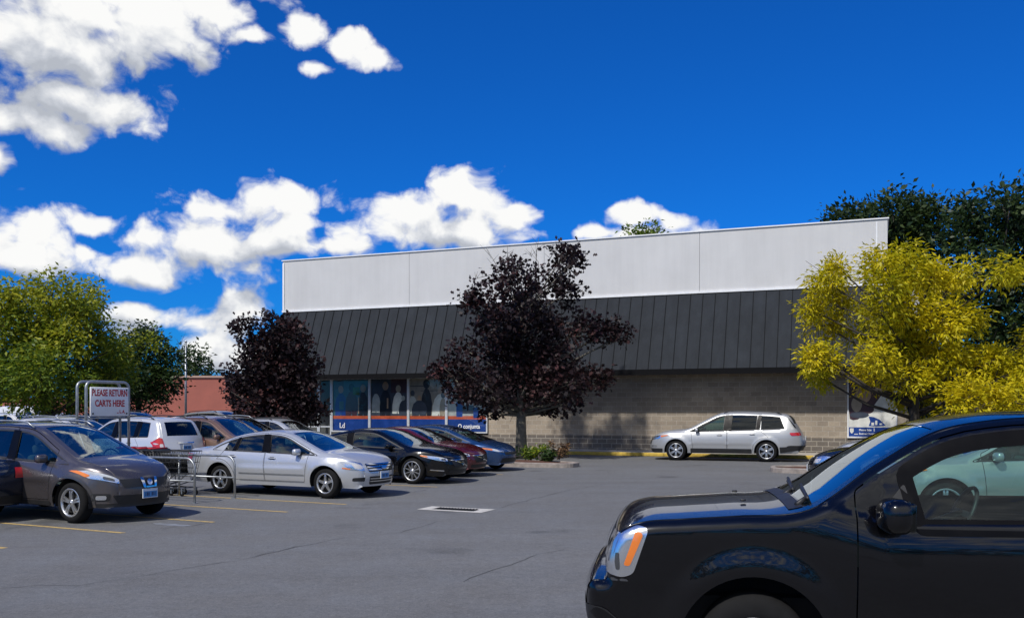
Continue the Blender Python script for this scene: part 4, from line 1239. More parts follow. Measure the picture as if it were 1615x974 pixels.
# printed window posters: pictures of people in pale and dark clothes over an orange and blue band
def flat(name, col, rough=.35, var=.2, scale=3): return simple(name, col, rough, 0, var, scale)
PC = dict(dark=flat('print_dark', (.05, .06, .085)), green=flat('print_green', (.05, .14, .02)), teal=flat('print_teal', (.05, .12, .16)), skin=flat('print_skin', (.36, .24, .16)), white=flat('print_white', (.70, .70, .65)),
          black=flat('print_black', (.016, .019, .028)), tan=flat('print_tan', (.34, .28, .21)), grey=flat('print_grey', (.42, .44, .43)), blue=flat('print_blue', (.012, .05, .25)), orange=flat('print_orange', (.50, .10, .04)), plum=flat('print_plum', (.06, .03, .04)), wall=flat('print_wall', (.27, .24, .20)))
PK = list(PC)
def figure(mb, x, z0, h, w, body, head, lean=0.0, y=0.0, arms=True):
    """a printed person: flat outline of robe or coat with a round head"""
    hw = w / 2; ht = h * .78
    poly = [(-hw * .9, 0), (-hw * .95, ht * .4), (-hw * .75, ht * .75), (-hw * .35, ht * .95), (0, ht), (hw * .35, ht * .95), (hw * .75, ht * .78), (hw * 1.0, ht * .42), (hw * .8, 0), (hw * .1, 0), (0, ht * .12), (-hw * .1, 0)]
    mb.add([(x + u + lean * v, y, z0 + v) for u, v in poly], [tuple(range(len(poly)))[::1]], mi=PK.index(body))
    r = h * .105
    mb.add([(x + lean * h * .9 + r * math.cos(t), y - .001, z0 + h * .89 + r * 1.25 * math.sin(t)) for t in np.linspace(0, 2 * math.pi, 15)[:-1]], [tuple(range(14))], mi=PK.index(head))
def rect(mb, x0, x1, z0, z1, y, c): mb.add([(x0, y, z0), (x1, y, z0), (x1, y, z1), (x0, y, z1)], [(0, 1, 2, 3)], mi=PK.index(c))
def poster(parent, s0, s1, kind):
    mb = MB(); y = -.05; w = s1 - s0; zb_ = .88
    rect(mb, s0, s1, zb_, 1.44, y, 'blue'); rect(mb, s0, s1, 1.44, 1.60, y, 'orange')
    if kind == 0:
        rect(mb, s0, s1, 1.60, 3.42, y, 'teal'); rect(mb, s0 + .05 * w, s0 + .3 * w, 2.9, 3.42, y - .002, 'grey' if 0 else 'dark')
        figure(mb, s0 + .22 * w, 1.60, 1.45, .70, 'blue', 'skin', y=y - .004); figure(mb, s0 + .52 * w, 1.60, 1.55, .75, 'plum', 'black', y=y - .006); figure(mb, s0 + .84 * w, 1.60, 1.5, .60, 'black', 'tan', y=y - .008); rect(mb, s0 + .70 * w, s0 + .73 * w, 1.7, 2.5, y - .012, 'skin')
        rect(mb, s0 + .56 * w, s0 + .74 * w, 2.62, 3.0, y - .010, 'green'); rect(mb, s0 + .18 * w, s0 + .30 * w, 1.9, 2.3, y - .010, 'green' if 0 else 'teal')
    elif kind == 1:
        rect(mb, s0, s1, 1.60, 3.42, y, 'dark'); rect(mb, s0 + .55 * w, s1, 2.7, 3.42, y - .002, 'plum')
        figure(mb, s0 + .14 * w, 1.75, 1.2, .50, 'grey', 'dark', y=y - .004); figure(mb, s0 + .40 * w, 1.60, 1.62, .66, 'black', 'skin', y=y - .006); figure(mb, s0 + .72 * w, 1.70, 1.35, .60, 'white', 'tan', y=y - .008, lean=.05)
        figure(mb, s0 + .88 * w, 1.6, .95, .5, 'dark', 'grey', y=y - .010); rect(mb, s0 + .44 * w, s0 + .48 * w, 1.95, 2.45, y - .012, 'skin')
    elif kind == 2:
        rect(mb, s0, s1, 1.60, 3.42, y, 'wall'); rect(mb, s0, s0 + .5 * w, 3.0, 3.03, y - .002, 'black'); rect(mb, s0 + .3 * w, s1, 2.78, 2.80, y - .002, 'black')
        figure(mb, s0 + .08 * w, 1.7, 1.1, .5, 'grey', 'dark', y=y - .004); figure(mb, s0 + .47 * w, 1.6, 1.7, .60, 'black', 'black', y=y - .006); figure(mb, s0 + .27 * w, 1.6, .95, .85, 'dark', 'skin', y=y - .010); figure(mb, s0 + .80 * w, 1.6, 1.35, .75, 'white', 'skin', y=y - .008, lean=.1); figure(mb, s0 + .93 * w, 1.6, 1.1, .4, 'tan', 'dark', y=y - .012)
    else:
        rect(mb, s0, s1, 1.60, 3.42, y, 'grey'); rect(mb, s0 + .22 * w, s0 + .38 * w, 1.55, 2.25, y - .003, 'blue'); rect(mb, s0 + .38 * w, s0 + .68 * w, 1.7, 2.1, y - .003, 'dark'); rect(mb, s0 + .66 * w, s0 + .80 * w, 1.5, 2.0, y - .004, 'blue')
    return mb.build('poster', [PC[k] for k in PK], parent)

def frame_bars(s0, s1, z0, z1, w=.06, y=-.07, d=.10):
    mb = MB()
    mb.box(((s0 + s1) / 2, y, z1 - w / 2), (s1 - s0, d, w)); mb.box(((s0 + s1) / 2, y, z0 + w / 2), (s1 - s0, d, w))
    mb.box((s0 + w / 2, y, (z0 + z1) / 2), (w, d - .004, z1 - z0 - 2 * w)); mb.box((s1 - w / 2, y, (z0 + z1) / 2), (w, d - .004, z1 - z0 - 2 * w))
    return mb
panes = [(-19.15, -17.0, 0), (-17.0, -14.87, 1), (-14.87, -12.85, 2), (-12.85, -10.75, 3)]
for s0, s1, k in panes:
    f = frame_bars(s0 + .003, s1 - .003, .80, 3.44).build('storefront_window', [M['frame']], store)
    poster(f, s0 + .055, s1 - .055, k)
    mb = MB(); mb.add([(s0 + .06, -.085, .86), (s1 - .06, -.085, .86), (s1 - .06, -.085, 3.38), (s0 + .06, -.085, 3.38)], [(0, 1, 2, 3)]); mb.build('pane', [M['storeglass']], f)
# glazed entrance left of the posters
for s0, s1 in [(-19.9, -19.16), (-21.1, -19.91)]:
    f = frame_bars(s0, s1, .02, 3.44, .07).build('glazed_door', [M['frame']], store)
    mb = MB(); mb.box(((s0 + s1) / 2, -.06, 1.05), (s1 - s0 - .14, .05, .06)); mb.build('push_bar', [M['frame']], f)
    mb = MB(); mb.add([(s0 + .07, -.06, .09), (s1 - .07, -.06, .09), (s1 - .07, -.06, 3.37), (s0 + .07, -.06, 3.37)], [(0, 1, 2, 3)]); mb.build('pane', [M['storeglass']], f)
mb = MB(); mb.box((-16.5, .5, 1.7), (10.0, .05, 3.5)); mb.build('interior_wall', [M['soffit']], store)

# lettering as real mesh
def text_mesh(name, txt, size, mat, parent, loc, rot, sx=1.0, bold=0.0, ext=.002, align='LEFT', space=1.0):
    cu = bpy.data.curves.new(name, 'FONT'); cu.body = txt; cu.size = size; cu.offset = bold; cu.extrude = ext; cu.align_x = align; cu.space_character = space
    cu.resolution_u = 3
    o = bpy.data.objects.new(name + '_curve', cu); COL.objects.link(o)
    bpy.context.view_layer.update()
    me = bpy.data.meshes.new_from_object(o.evaluated_get(bpy.context.evaluated_depsgraph_get()))
    bpy.data.objects.remove(o)
    me.name = name; me.materials.clear(); me.materials.append(mat)
    ob = bpy.data.objects.new(name, me); COL.objects.link(ob); ob.parent = parent; ob.location = loc; ob.rotation_euler = rot; ob.scale = (sx, 1, 1)
    return ob
UP = (R(90), 0, 0)
M['letter'] = simple('white_lettering', (.75, .76, .78), .5)
last = [c for c in store.children if c.name.startswith('storefront_window')][-1]
text_mesh('lettering', 'O conjunta', .29, M['letter'], last, (-12.25, -.10, 1.02), UP, sx=.85, bold=.006)
text_mesh('lettering', 'Ld', .36, M['letter'], [c for c in store.children if c.name.startswith('storefront_window')][0], (-18.7, -.10, 1.0), UP, sx=.9, bold=.006)

# framed poster at the right end of the wall
def wall_sign():
    s0, s1, z0, z1 = 4.9, 6.75, .76, 3.36
    c = B0 + Vector((math.cos(FA), -math.sin(FA), 0)) * s0
    t = thing('wall_sign', 'tall white framed poster with blue band hung at the right end of the block wall', 'sign', (c.x, c.y, 0), -FA)
    W = s1 - s0
    frame_bars(0, W, z0, z1, .055, -.06, .08).build('frame', [M['white']], t)
    mb = MB(); y = -.045
    rect(mb, .05, W - .05, z0 + .05, z1 - .05, y, 'white')
    top = [(.05, 2.0), (.05, z1 - .05), (W - .05, z1 - .05), (W - .05, z1 - .45), (W * .72, 2.55), (W * .5, 1.95), (W * .38, 1.75), (.40, 1.50), (.22, 1.47), (.10, 1.52)]
    mb.add([(u, y - .003, v) for u, v in top], [tuple(range(len(top)))[::-1]], mi=PK.index('plum'))
    for (cx, cz, rx, rz, cc) in [(.45, 1.68, .36, .13, 'dark'), (.75, 1.9, .25, .17, 'plum'), (.35, 2.1, .2, .3, 'tan'), (.60, 2.5, .30, .35, 'skin'), (.9, 2.9, .35, .28, 'dark')]:
        mb.add([(cx + rx * math.cos(a), y - .005 - .001 * rx, cz + rz * math.sin(a)) for a in np.linspace(0, 2 * math.pi, 17)[:-1]], [tuple(range(16))], mi=PK.index(cc))
    rect(mb, .06, W - .06, z0 + .06, 1.19, y - .004, 'blue')
    tri = [(.80, 1.24), (.86, 1.42), (.80, 1.62), (.98, 1.60), (1.2, 1.5), (1.42, 1.28), (1.36, 1.25), (1.15, 1.23)]
    mb.add([(u, y - .006, v) for u, v in tri], [tuple(range(len(tri)))[::-1]], mi=PK.index('blue'))
    for (a, b, c_, d) in [(.90, 1.00, 1.27, 1.38), (1.04, 1.12, 1.29, 1.46), (1.20, 1.30, 1.29, 1.35)]: rect(mb, a, b, c_, d, y - .008, 'white')
    sh = [(.10, 1.15), (.24, 1.15), (.24, 1.02), (.20, .96), (.17, .94), (.13, .97), (.10, 1.02)]
    mb.add([(u, y - .006, v) for u, v in sh], [tuple(range(len(sh)))], mi=PK.index('white'))
    rect(mb, .26, .40, .90, .93, y - .006, 'white')
    mb.build('poster', [PC[k] for k in PK], t)
    text_mesh('lettering', 'Phone Sale', .105, M['letter'], t, (.44, y - .006, 1.05), UP, sx=1.0, bold=.004)
    text_mesh('lettering', '1', .17, M['letter'], t, (.96, y - .006, 1.03), UP, bold=.008)
    text_mesh('lettering', 'Business Rooms', .10, M['letter'], t, (.44, y - .006, .905), UP, sx=.95, bold=.004)
    text_mesh('lettering', 'Remodeling', .10, M['letter'], t, (1.20, y - .006, .905), UP, sx=.92, bold=.004)
wall_sign()

# sidewalk and curb along the store
def bworld(s, n, z=0): 
    c, s_ = math.cos(FA), math.sin(FA); return Vector((B0.x + s * c - n * s_, B0.y - s * s_ - n * c, z))
sw = MB(); sw.box((-7, -1.16, .07), (34, 2.30, .14)); 
o = sw.build('sidewalk', [M['concrete']]); o.location = (B0.x, B0.y, 0); o.rotation_euler = (0, 0, -FA); tag(o, kind='structure')
sw = MB(); k = -24.0
while k < 10: sw.rbox((k + 1.0, -2.385, .068), (1.994, .15, .152), .025, n=2); k += 2.0
o = sw.build('kerb', [M['curby']]); o.location = (B0.x, B0.y, 0); o.rotation_euler = (0, 0, -FA); tag(o, kind='structure')

# ---------------------------------------------------------------- planted islands
M['mulch'] = simple('bark_mulch', (.10, .045, .028), .95, var=.4, scale=14, bump=.8)
M['kerbstone'] = simple('granite_kerb', (.27, .235, .21), .9, var=.3, scale=5, bump=.3)
def island(center, a, b, rot, label, n=40):
    """long rounded island: kerb ring of stones, mulch inside"""
    t = thing('planting_island', label, 'planting island', (center.x, center.y, 0), rot)
    def pt(th, r): 
        c, s = math.cos(th), math.sin(th)
        e = .55
        return Vector((a * math.copysign(abs(c) ** e, c) + r * c, b * math.copysign(abs(s) ** e, s) + r * s, 0))
    mb = MB()
    for i in range(n):
        t0, t1 = 2 * math.pi * i / n, 2 * math.pi * (i + 1) / n
        g = .006
        o0, o1, i0, i1 = pt(t0, .0), pt(t1, .0), pt(t0, -.16), pt(t1, -.16)
        vs = [(p.x, p.y, z) for z in (0, .13) for p in (o0, o1, i1, i0)] + [(p.x, p.y, .15) for p in (o0.lerp(i0, .2), o1.lerp(i1, .2), o1.lerp(i1, .9), o0.lerp(i0, .9))]
        mb.add(vs, [(0, 1, 5, 4), (2, 3, 7, 6), (4, 5, 9, 8), (5, 6, 10, 9), (6, 7, 11, 10), (7, 4, 8, 11), (8, 9, 10, 11)])
    mb.build('kerb', [M['kerbstone']], t)
    mb = MB(); rr = random.Random(5); rings = []
    for j, f in enumerate((1.0, .8, .55, .3)):
        rings.append([(*(pt(2 * math.pi * i / n, -.15) * f).xy, .10 + .10 * (1 - f) + rr.uniform(-.015, .02)) for i in range(n)])
    vs = [p for r_ in rings for p in r_] + [(0, 0, .19)]
    fs = [(j * n + i, j * n + (i + 1) % n, (j + 1) * n + (i + 1) % n, (j + 1) * n + i) for j in range(3) for i in range(n)] + [(3 * n + i, 3 * n + (i + 1) % n, 4 * n) for i in range(n)]
    mb.add(vs, fs, smooth=True); mb.build('mulch', [M['mulch']], t)
    return t
island(gp(800, 733), 2.55, .75, -AXA, 'kerbed planting island around the trunk of the big purple tree')
island(gp(1385, 745.5), 3.1, 1.0, -R(16), 'kerbed mulch island under the yellow tree at right')

# ---------------------------------------------------------------- trees
def leaf_mat(name, stops, rough=.55, trans=.35):
    m, T, bs, out = new_mat(name)
    at_ = T.node('ShaderNodeAttribute'); at_.attribute_name = 'tint'
    c = T.ramp(at_.outputs['Fac'], stops)
    T.put(bs.inputs['Base Color'], c); bs.inputs['Roughness'].default_value = rough; bs.inputs['Specular IOR Level'].default_value = .35
    tr = T.node('ShaderNodeBsdfTranslucent'); T.put(tr.inputs[0], c)
    mx = T.node('ShaderNodeMixShader'); mx.inputs[0].default_value = trans
    T.l.new(bs.outputs[0], mx.inputs[1]); T.l.new(tr.outputs[0], mx.inputs[2]); T.l.new(mx.outputs[0], out.inputs[0])
    return m
def bark(name, c): return simple(name, c, .95, var=.35, scale=7, bump=.8)
M['bark'] = bark('grey_bark', (.115, .105, .085)); M['barkdark'] = bark('dark_bark', (.045, .038, .032)); M['twig'] = bark('bare_twig', (.10, .08, .07))
M['purple'] = leaf_mat('purple_maple_leaves', [(0, (.008, .0045, .006)), (.6, (.022, .010, .012)), (1, (.10, .034, .032))], .6, .12)
M['yellow'] = leaf_mat('golden_locust_leaves', [(0, (.25, .28, .010)), (.35, (.50, .46, .012)), (.75, (.72, .59, .014)), (1, (.82, .66, .02))], .5, .45)
M['green'] = leaf_mat('green_leaves', [(0, (.045, .095, .014)), (.45, (.13, .20, .018)), (.75, (.31, .34, .02)), (1, (.50, .46, .03))], .5, .4)
M['dkgreen'] = leaf_mat('dark_green_leaves', [(0, (.014, .034, .010)), (.5, (.032, .066, .015)), (1, (.075, .115, .024))], .5, .3)
M['pine'] = leaf_mat('deep_green_leaves', [(0, (.014, .032, .012)), (.5, (.028, .056, .016)), (1, (.07, .10, .022))], .5, .3)

def leaf_cloud(centers, n_per, spread, size, aspect, droop, rng, up=.4, tint_c=None, out=None, lobed=False):
    """numpy leaves: each a bent four-corner blade; returns verts, faces, tint"""
    C = np.repeat(centers, n_per, 0); N = len(C)
    P = C + rng.normal(0, 1, (N, 3)) * spread
    d = rng.normal(0, 1, (N, 3)); d[:, 2] = d[:, 2] * .6 - droop
    if out is not None: d += (P - out) / (np.linalg.norm(P - out, axis=1)[:, None] + 1e-6) * 1.0
    d /= np.linalg.norm(d, axis=1)[:, None]
    nn = rng.normal(0, 1, (N, 3)); nn[:, 2] += up * 2
    sd = np.cross(d, nn); sd /= np.linalg.norm(sd, axis=1)[:, None] + 1e-9
    nn = np.cross(sd, d)
    L = size * rng.uniform(.6, 1.3, N)[:, None]; Wd = L * aspect
    a = P; b = P + d * L * .45 + sd * Wd * .5 + nn * L * .06; c = P + d * L - nn * L * .10; e = P + d * L * .45 - sd * Wd * .5 + nn * L * .06
    if lobed:
        f = rng.uniform(.8, 1.2, (N, 1))
        b1 = P + d * L * .22 + sd * Wd * .52 * f; b2 = P + d * L * .42 + sd * Wd * .22; b3 = P + d * L * .66 + sd * Wd * .48 + nn * L * .05
        e1 = P + d * L * .22 - sd * Wd * .52; e2 = P + d * L * .42 - sd * Wd * .22; e3 = P + d * L * .66 - sd * Wd * .48 * f + nn * L * .05
        V = np.stack([a, b1, b2, b3, c, e3, e2, e1], 1).reshape(-1, 3); F = np.arange(8 * N).reshape(N, 8)
    else:
        V = np.stack([a, b, c, e], 1).reshape(-1, 3); F = np.arange(4 * N).reshape(N, 4)
    t = rng.uniform(0, 1, N) * .45 + np.repeat(rng.uniform(0, 1, len(centers)) if tint_c is None else tint_c, n_per) * .55
    return V, F, t

def leaf_object(name, V, F, tint, mat, parent):
    me = bpy.data.meshes.new(name); N, q = F.shape
    me.vertices.add(len(V)); me.vertices.foreach_set('co', V.astype(np.float32).ravel())
    me.loops.add(q * N); me.loops.foreach_set('vertex_index', F.astype(np.int32).ravel())
    me.polygons.add(N); me.polygons.foreach_set('loop_start', np.arange(0, q * N, q, dtype=np.int32))
    me.update(calc_edges=True)
    at_ = me.attributes.new('tint', 'FLOAT', 'FACE'); at_.data.foreach_set('value', np.clip(tint, 0, 1).astype(np.float32))
    me.materials.append(mat)
    o = bpy.data.objects.new(name, me); COL.objects.link(o); o.parent = parent
    return o

def tree(label, px, d, blobs, mat, group=None, trunk_r=.16, leaf=.16, aspect=.6, tips=26, per=16, spread=.22, droop=.3, depth=.8, bark_m='bark', lean=(0, 0), name='tree', cat='tree', twigs=None, seed=1, base_z=0.0, shell=.55, tint_top=None, lobed=False, up=.4, dy=0):
    """blobs: foliage clumps (photo px, py, radius px) at distance d; they get depth of their own round the trunk"""
    rng = np.random.default_rng(seed); k = FPX / d
    root_p = at(px, d, base_z)
    t = thing(name, label, cat, tuple(root_p), 0, group)
    B = []
    xs = np.array([b[0] for b in blobs], float); half = max((xs.max() - xs.min()) / 2, 20)
    for (bx, by, br) in blobs:
        r = br / k; by = by + dy * max(0.0, min(1.0, (640 - by) / 160))
        X = (bx - px) / k; Z = CAM_H + (HY - by) / k - base_z
        off = abs(bx - px) / half
        yo = rng.uniform(-1, 1) * depth * half / k * math.sqrt(max(0.08, 1 - min(off, 1) ** 2))
        B.append((X * (1 + yo / d), yo, max(Z, .5), r))
        if br > 24:     # a second clump in the depth of the crown
            dy2 = -yo * rng.uniform(.4, 1.0)
            B.append((X * .9 * (1 + dy2 / d), dy2, max(Z + rng.uniform(-.2, .1) * r, .5), r * .85))
    B = np.array(B)
    zlow = (B[:, 2] - B[:, 3]).min(); ztop = B[:, 2].max()
    mb = MB(); rr = random.Random(seed)
    tr = []
    nseg = 9; th = zlow + (ztop - zlow) * .72
    for i in range(nseg + 1):
        u = i / nseg; tr.append(Vector((lean[0] * u * th + rr.gauss(0, .02) * th * .2 * u, lean[1] * u * th + rr.gauss(0, .02) * th * .2 * u, th * u)))
    mb.tube(tr, [trunk_r * (1.25 if i == 0 else 1 - .78 * i / nseg) for i in range(nseg + 1)], 10)
    for (X, Y, Z, r) in B:
        zs_ = max(zlow * 1.1, min(Z - .35 * math.hypot(X, Y) - .3, th * .95)); u = zs_ / th * nseg; i = min(int(u), nseg - 1)
        a = tr[i].lerp(tr[i + 1], u - i); b = Vector((X, Y, Z)); m = a.lerp(b, .5) + Vector((0, 0, -.06 * (b - a).length + rr.uniform(-.1, .1)))
        r0 = trunk_r * .34 * (1 - .6 * zs_ / max(th, .1)) + .012
        mb.tube([a, m, b], [r0, r0 * .7, r0 * .25], 6)
        for q in range(4):
            e = b + Vector((rr.gauss(0, 1), rr.gauss(0, 1), rr.gauss(.2, .8))) * r * .5
            mb.tube([m.lerp(b, rr.uniform(.3, 1)), e], [r0 * .3, .006], 4)
    if twigs:
        for (tx, ty, tx2, ty2) in twigs:
            a = Vector(((tx - px) / k, rr.uniform(-.3, .3), CAM_H + (HY - ty) / k - base_z)); b = Vector(((tx2 - px) / k, rr.uniform(-.3, .3), CAM_H + (HY - ty2) / k - base_z))
            mb.tube([a, a.lerp(b, .5) + Vector((rr.gauss(0, .05), 0, 0)), b], [.016, .011, .005], 4)
            for q in range(5):
                c = a.lerp(b, rr.uniform(.25, .9)); e = c + (b - a).length * Vector((rr.uniform(-.35, .35), rr.uniform(-.2, .2), rr.uniform(.12, .4)))
                mb.tube([c, e], [.008, .004], 4)
    mb.build('trunk', [M[bark_m]], t)
    cs = []; tc_ = []; oc = []
    for (X, Y, Z, r) in B:
        n = max(8, int(tips * (r / 1.0) ** 2)) if r > .5 else max(6, int(tips * r * .8))
        u = rng.normal(0, 1, (n, 3)); u /= np.linalg.norm(u, axis=1)[:, None]
        rad = (shell + (1 - shell) * rng.uniform(0, 1, n) ** .6) * rng.uniform(.75, 1.12, n)
        p = np.array([X, Y, Z]) + u * rad[:, None] * r * np.array([1, 1, .82])
        cs.append(p); oc.append(np.repeat([[X, Y, Z - r * .3]], n, 0))
        tb = rng.uniform(.2, .8); tc_.append(np.clip(tb + rng.normal(0, .22, n), 0, 1))
    cs = np.vstack(cs); tc_ = np.concatenate(tc_); oc = np.vstack(oc)
    if tint_top: tc_ = np.clip(tc_ * .6 + .5 * (cs[:, 2] - zlow) / (ztop - zlow) * tint_top, 0, 1)
    V, F, tn = leaf_cloud(cs, per, spread, leaf, aspect, droop, rng, up=up, tint_c=tc_, out=np.repeat(oc, per, 0), lobed=lobed)
    leaf_object('crown', V, F, tn, M[mat], t)
    return t

tree('large dark purple maple growing in the kerbed island before the block wall', 822, 35.5,
     [(885, 398, 24), (905, 392, 15), (848, 420, 22), (800, 425, 26), (762, 457, 24), (742, 470, 15), (830, 455, 36), (893, 445, 20), (880, 420, 18), (782, 500, 36), (850, 505, 44), (925, 500, 28), (960, 505, 20), (985, 512, 11), (738, 545, 24), (800, 555, 44), (880, 555, 40), (717, 580, 24), (692, 578, 10), (760, 600, 40), (830, 605, 46), (890, 600, 34), (935, 592, 18), (955, 590, 9), (792, 632, 22), (858, 636, 24), (724, 608, 26), (902, 628, 14), (770, 644, 12)],
     'purple', trunk_r=.24, lobed=True, leaf=.155, aspect=.95, tips=46, per=17, spread=.17, droop=.25, seed=11, dy=18, depth=.75,
     twigs=[(790, 440, 768, 392), (780, 430, 745, 440), (845, 420, 850, 372), (800, 420, 800, 388), (862, 420, 880, 385), (850, 430, 835, 395)])
tree('smaller dark purple maple at the left corner of the store', 432, 40,
     [(388, 520, 16), (384, 540, 14), (440, 515, 24), (465, 530, 26), (425, 550, 36), (472, 575, 26), (400, 590, 36), (450, 605, 46), (480, 630, 28), (385, 625, 28), (430, 650, 42), (366, 600, 14), (495, 645, 16), (475, 660, 26), (400, 655, 28)],
     'purple', trunk_r=.18, lobed=True, leaf=.165, aspect=.95, tips=44, per=19, spread=.18, droop=.25, seed=12)
tree('golden yellow locust tree with feathery leaves at the right end of the store', 1442, 30,
     [(1345, 415, 34), (1395, 415, 40), (1310, 428, 20), (1282, 420, 12), (1345, 450, 34), (1455, 425, 26), (1500, 425, 34), (1545, 428, 26), (1572, 424, 14), (1300, 470, 18), (1340, 490, 30), (1400, 480, 44), (1465, 490, 44), (1530, 490, 30), (1420, 530, 44), (1290, 560, 24), (1262, 558, 12), (1335, 555, 36), (1410, 580, 44), (1490, 560, 44), (1560, 570, 38), (1605, 575, 34), (1295, 590, 14), (1446, 628, 16), (1490, 625, 46), (1560, 630, 44), (1615, 620, 44), (1650, 590, 50), (1655, 520, 30)],
     'yellow', trunk_r=.22, leaf=.20, aspect=.34, tips=78, per=18, spread=.15, droop=.55, up=1.0, bark_m='barkdark', seed=13, dy=12, depth=.7, shell=.4)
tree('broad green tree with yellowing top at the far left of the lot', 75, 46,
     [(105, 440, 34), (50, 445, 30), (20, 455, 30), (135, 465, 26), (152, 500, 22), (80, 485, 44), (20, 505, 40), (120, 525, 40), (50, 550, 50), (112, 580, 46), (20, 600, 44), (80, 620, 44), (150, 570, 22), (-40, 470, 40), (-45, 560, 60), (150, 615, 28), (-90, 520, 50), (165, 535, 12)],
     'green', trunk_r=.3, leaf=.27, aspect=.40, tips=42, per=17, spread=.26, droop=.55, bark_m='barkdark', seed=14, dy=20, shell=.45, tint_top=1.45)
tree('low yellow green tree in front of the dark round tree at left', 165, 50,
     [(170, 555, 28), (205, 545, 24), (150, 585, 30), (236, 540, 18), (185, 590, 32), (135, 610, 26), (175, 620, 24)],
     'green', trunk_r=.14, leaf=.25, aspect=.40, tips=32, per=14, spread=.24, droop=.6, bark_m='barkdark', seed=15, tint_top=1.3)
tree('dark green round tree beside the light pole with bare twigs on top', 218, 55,
     [(215, 528, 18), (190, 555, 28), (235, 550, 30), (262, 568, 22), (212, 590, 40), (252, 600, 34), (178, 605, 30), (278, 596, 14), (200, 625, 28), (252, 628, 22), (232, 520, 10)],
     'dkgreen', trunk_r=.22, leaf=.25, aspect=.5, tips=42, per=15, spread=.26, droop=.3, bark_m='barkdark', seed=16,
     twigs=[(190, 545, 178, 512), (195, 545, 205, 508), (235, 540, 240, 505), (262, 560, 258, 525), (272, 570, 292, 530), (180, 555, 168, 530)])
tree('small far green tree behind the brick red building', 310, 95, [(303, 560, 20), (320, 572, 17), (294, 575, 16), (312, 590, 20)], 'dkgreen', trunk_r=.25, leaf=.42, aspect=.5, tips=16, per=14, spread=.4, bark_m='barkdark', seed=17)
tree('tall dark green tree behind the right end of the parapet', 1425, 56,
     [(1312, 332, 20), (1345, 320, 30), (1385, 318, 38), (1430, 312, 40), (1475, 318, 34), (1350, 350, 34), (1410, 350, 44), (1460, 370, 44), (1400, 400, 44), (1455, 430, 48), (1420, 470, 48), (1480, 480, 44), (1450, 540, 50), (1430, 600, 50)],
     'pine', trunk_r=.4, leaf=.36, aspect=.5, tips=21, per=16, spread=.32, droop=.2, bark_m='barkdark', seed=18, dy=24, shell=.5)
tree('tall dark green tree with open branches at the right edge of the photo', 1575, 52,
     [(1530, 312, 28), (1565, 302, 32), (1605, 305, 34), (1640, 318, 40), (1520, 350, 34), (1580, 350, 40), (1630, 370, 44), (1535, 400, 34), (1600, 420, 44), (1660, 420, 50), (1530, 460, 44), (1590, 490, 44), (1640, 500, 50), (1550, 540, 50), (1620, 570, 60), (1520, 600, 54), (1590, 630, 60), (1670, 600, 60)],
     'pine', trunk_r=.42, leaf=.36, aspect=.5, tips=18, per=16, spread=.32, droop=.2, bark_m='barkdark', seed=19, dy=24, shell=.5)
tree('green treetop showing above the middle of the white parapet', 1016, 78, [(1002, 367, 11), (1020, 364, 12), (1036, 367, 10), (1016, 385, 26), (1000, 420, 30), (1040, 420, 30)], 'green', trunk_r=.35, leaf=.4, aspect=.5, tips=9, per=14, spread=.35, bark_m='barkdark', seed=20)

# shrubs on the big tree's island
def shrub(label, p, h, mat, seed, n=60, leaf=.16):
    t = thing('shrub', label, 'shrub', (p.x, p.y, .12), 0, 'shrubs in the big tree island')
    rng = np.random.default_rng(seed); mb = MB()
    cs = []
    for i in range(9):
        a = rng.uniform(0, 6.28); e = Vector((math.cos(a) * h * .5, math.sin(a) * h * .5, h * rng.uniform(.6, 1.0)))
        mb.tube([(0, 0, 0), e * .5 + Vector((0, 0, h * .1)), e], [.012, .008, .004], 4); cs += [tuple(e), tuple(e * .75), tuple(e * .5)]
    mb.build('stem', [M['twig']], t)
    V, F, tn = leaf_cloud(np.array(cs), n // 6, .06, leaf, .35, .0, rng, up=.2)
    leaf_object('foliage', V, F, tn, M[mat], t)
M['drygrass'] = leaf_mat('dry_brown_leaves', [(0, (.10, .05, .03)), (.5, (.18, .10, .05)), (1, (.26, .18, .09))], .8, .2)
shrub('green shrub just right of the purple tree trunk', gp(837, 731), .5, 'green', 31)
shrub('low dark green shrub left of the purple tree trunk', gp(806, 733), .45, 'dkgreen', 32)
shrub('green shrub in the middle of the kerbed tree island', gp(852, 728), .5, 'green', 33)
shrub('dry brown shrub at the right end of the tree island', gp(882, 730), .55, 'drygrass', 34)
shrub('small dark green shrub at the front kerb of the tree island', gp(862, 734), .38, 'dkgreen', 35)
mb = MB(); p = gp(861, 733); mb.rbox((p.x, p.y, .28), (.55, .35, .30), .14, n=4)
tag(mb.build('boulder', [simple('brown_boulder', (.10, .085, .075), .9, var=.4, scale=6, bump=.6)]), 'dark rounded boulder among the shrubs of the tree island', 'boulder')

# far background
M['brickred'] = simple('red_brick_wall', (.36, .115, .085), .9, var=.12, scale=.6)
t = thing('brick_building', 'distant low brick red building behind the light pole', 'building', tuple(at(345, 92)), 0)
mb = MB(); mb.box((0, 6, 2.55), (14, 12, 5.1)); mb.build('wall', [M['brickred']], t)
mb = MB(); mb.box((0, 6, 5.2), (14.3, 12.3, .2)); mb.build('roof_edge', [simple('roof_edge_stone', (.42, .28, .22), .8)], t)
t = thing('brick_building', 'low orange brick building glimpsed under the trees at left', 'building', tuple(at(150, 120)), 0)
mb = MB(); mb.box((0, 6, 1.7), (26, 12, 3.4)); mb.build('wall', [M['brickred']], t)
mb = MB(); mb.box((0, 6, 3.45), (26.4, 12.4, .15)); mb.build('roof_edge', [M['soffit']], t)
p = at(293, 60); t = thing('light_pole', 'thin grey light pole rising in front of the brick red building', 'light pole', tuple(p))
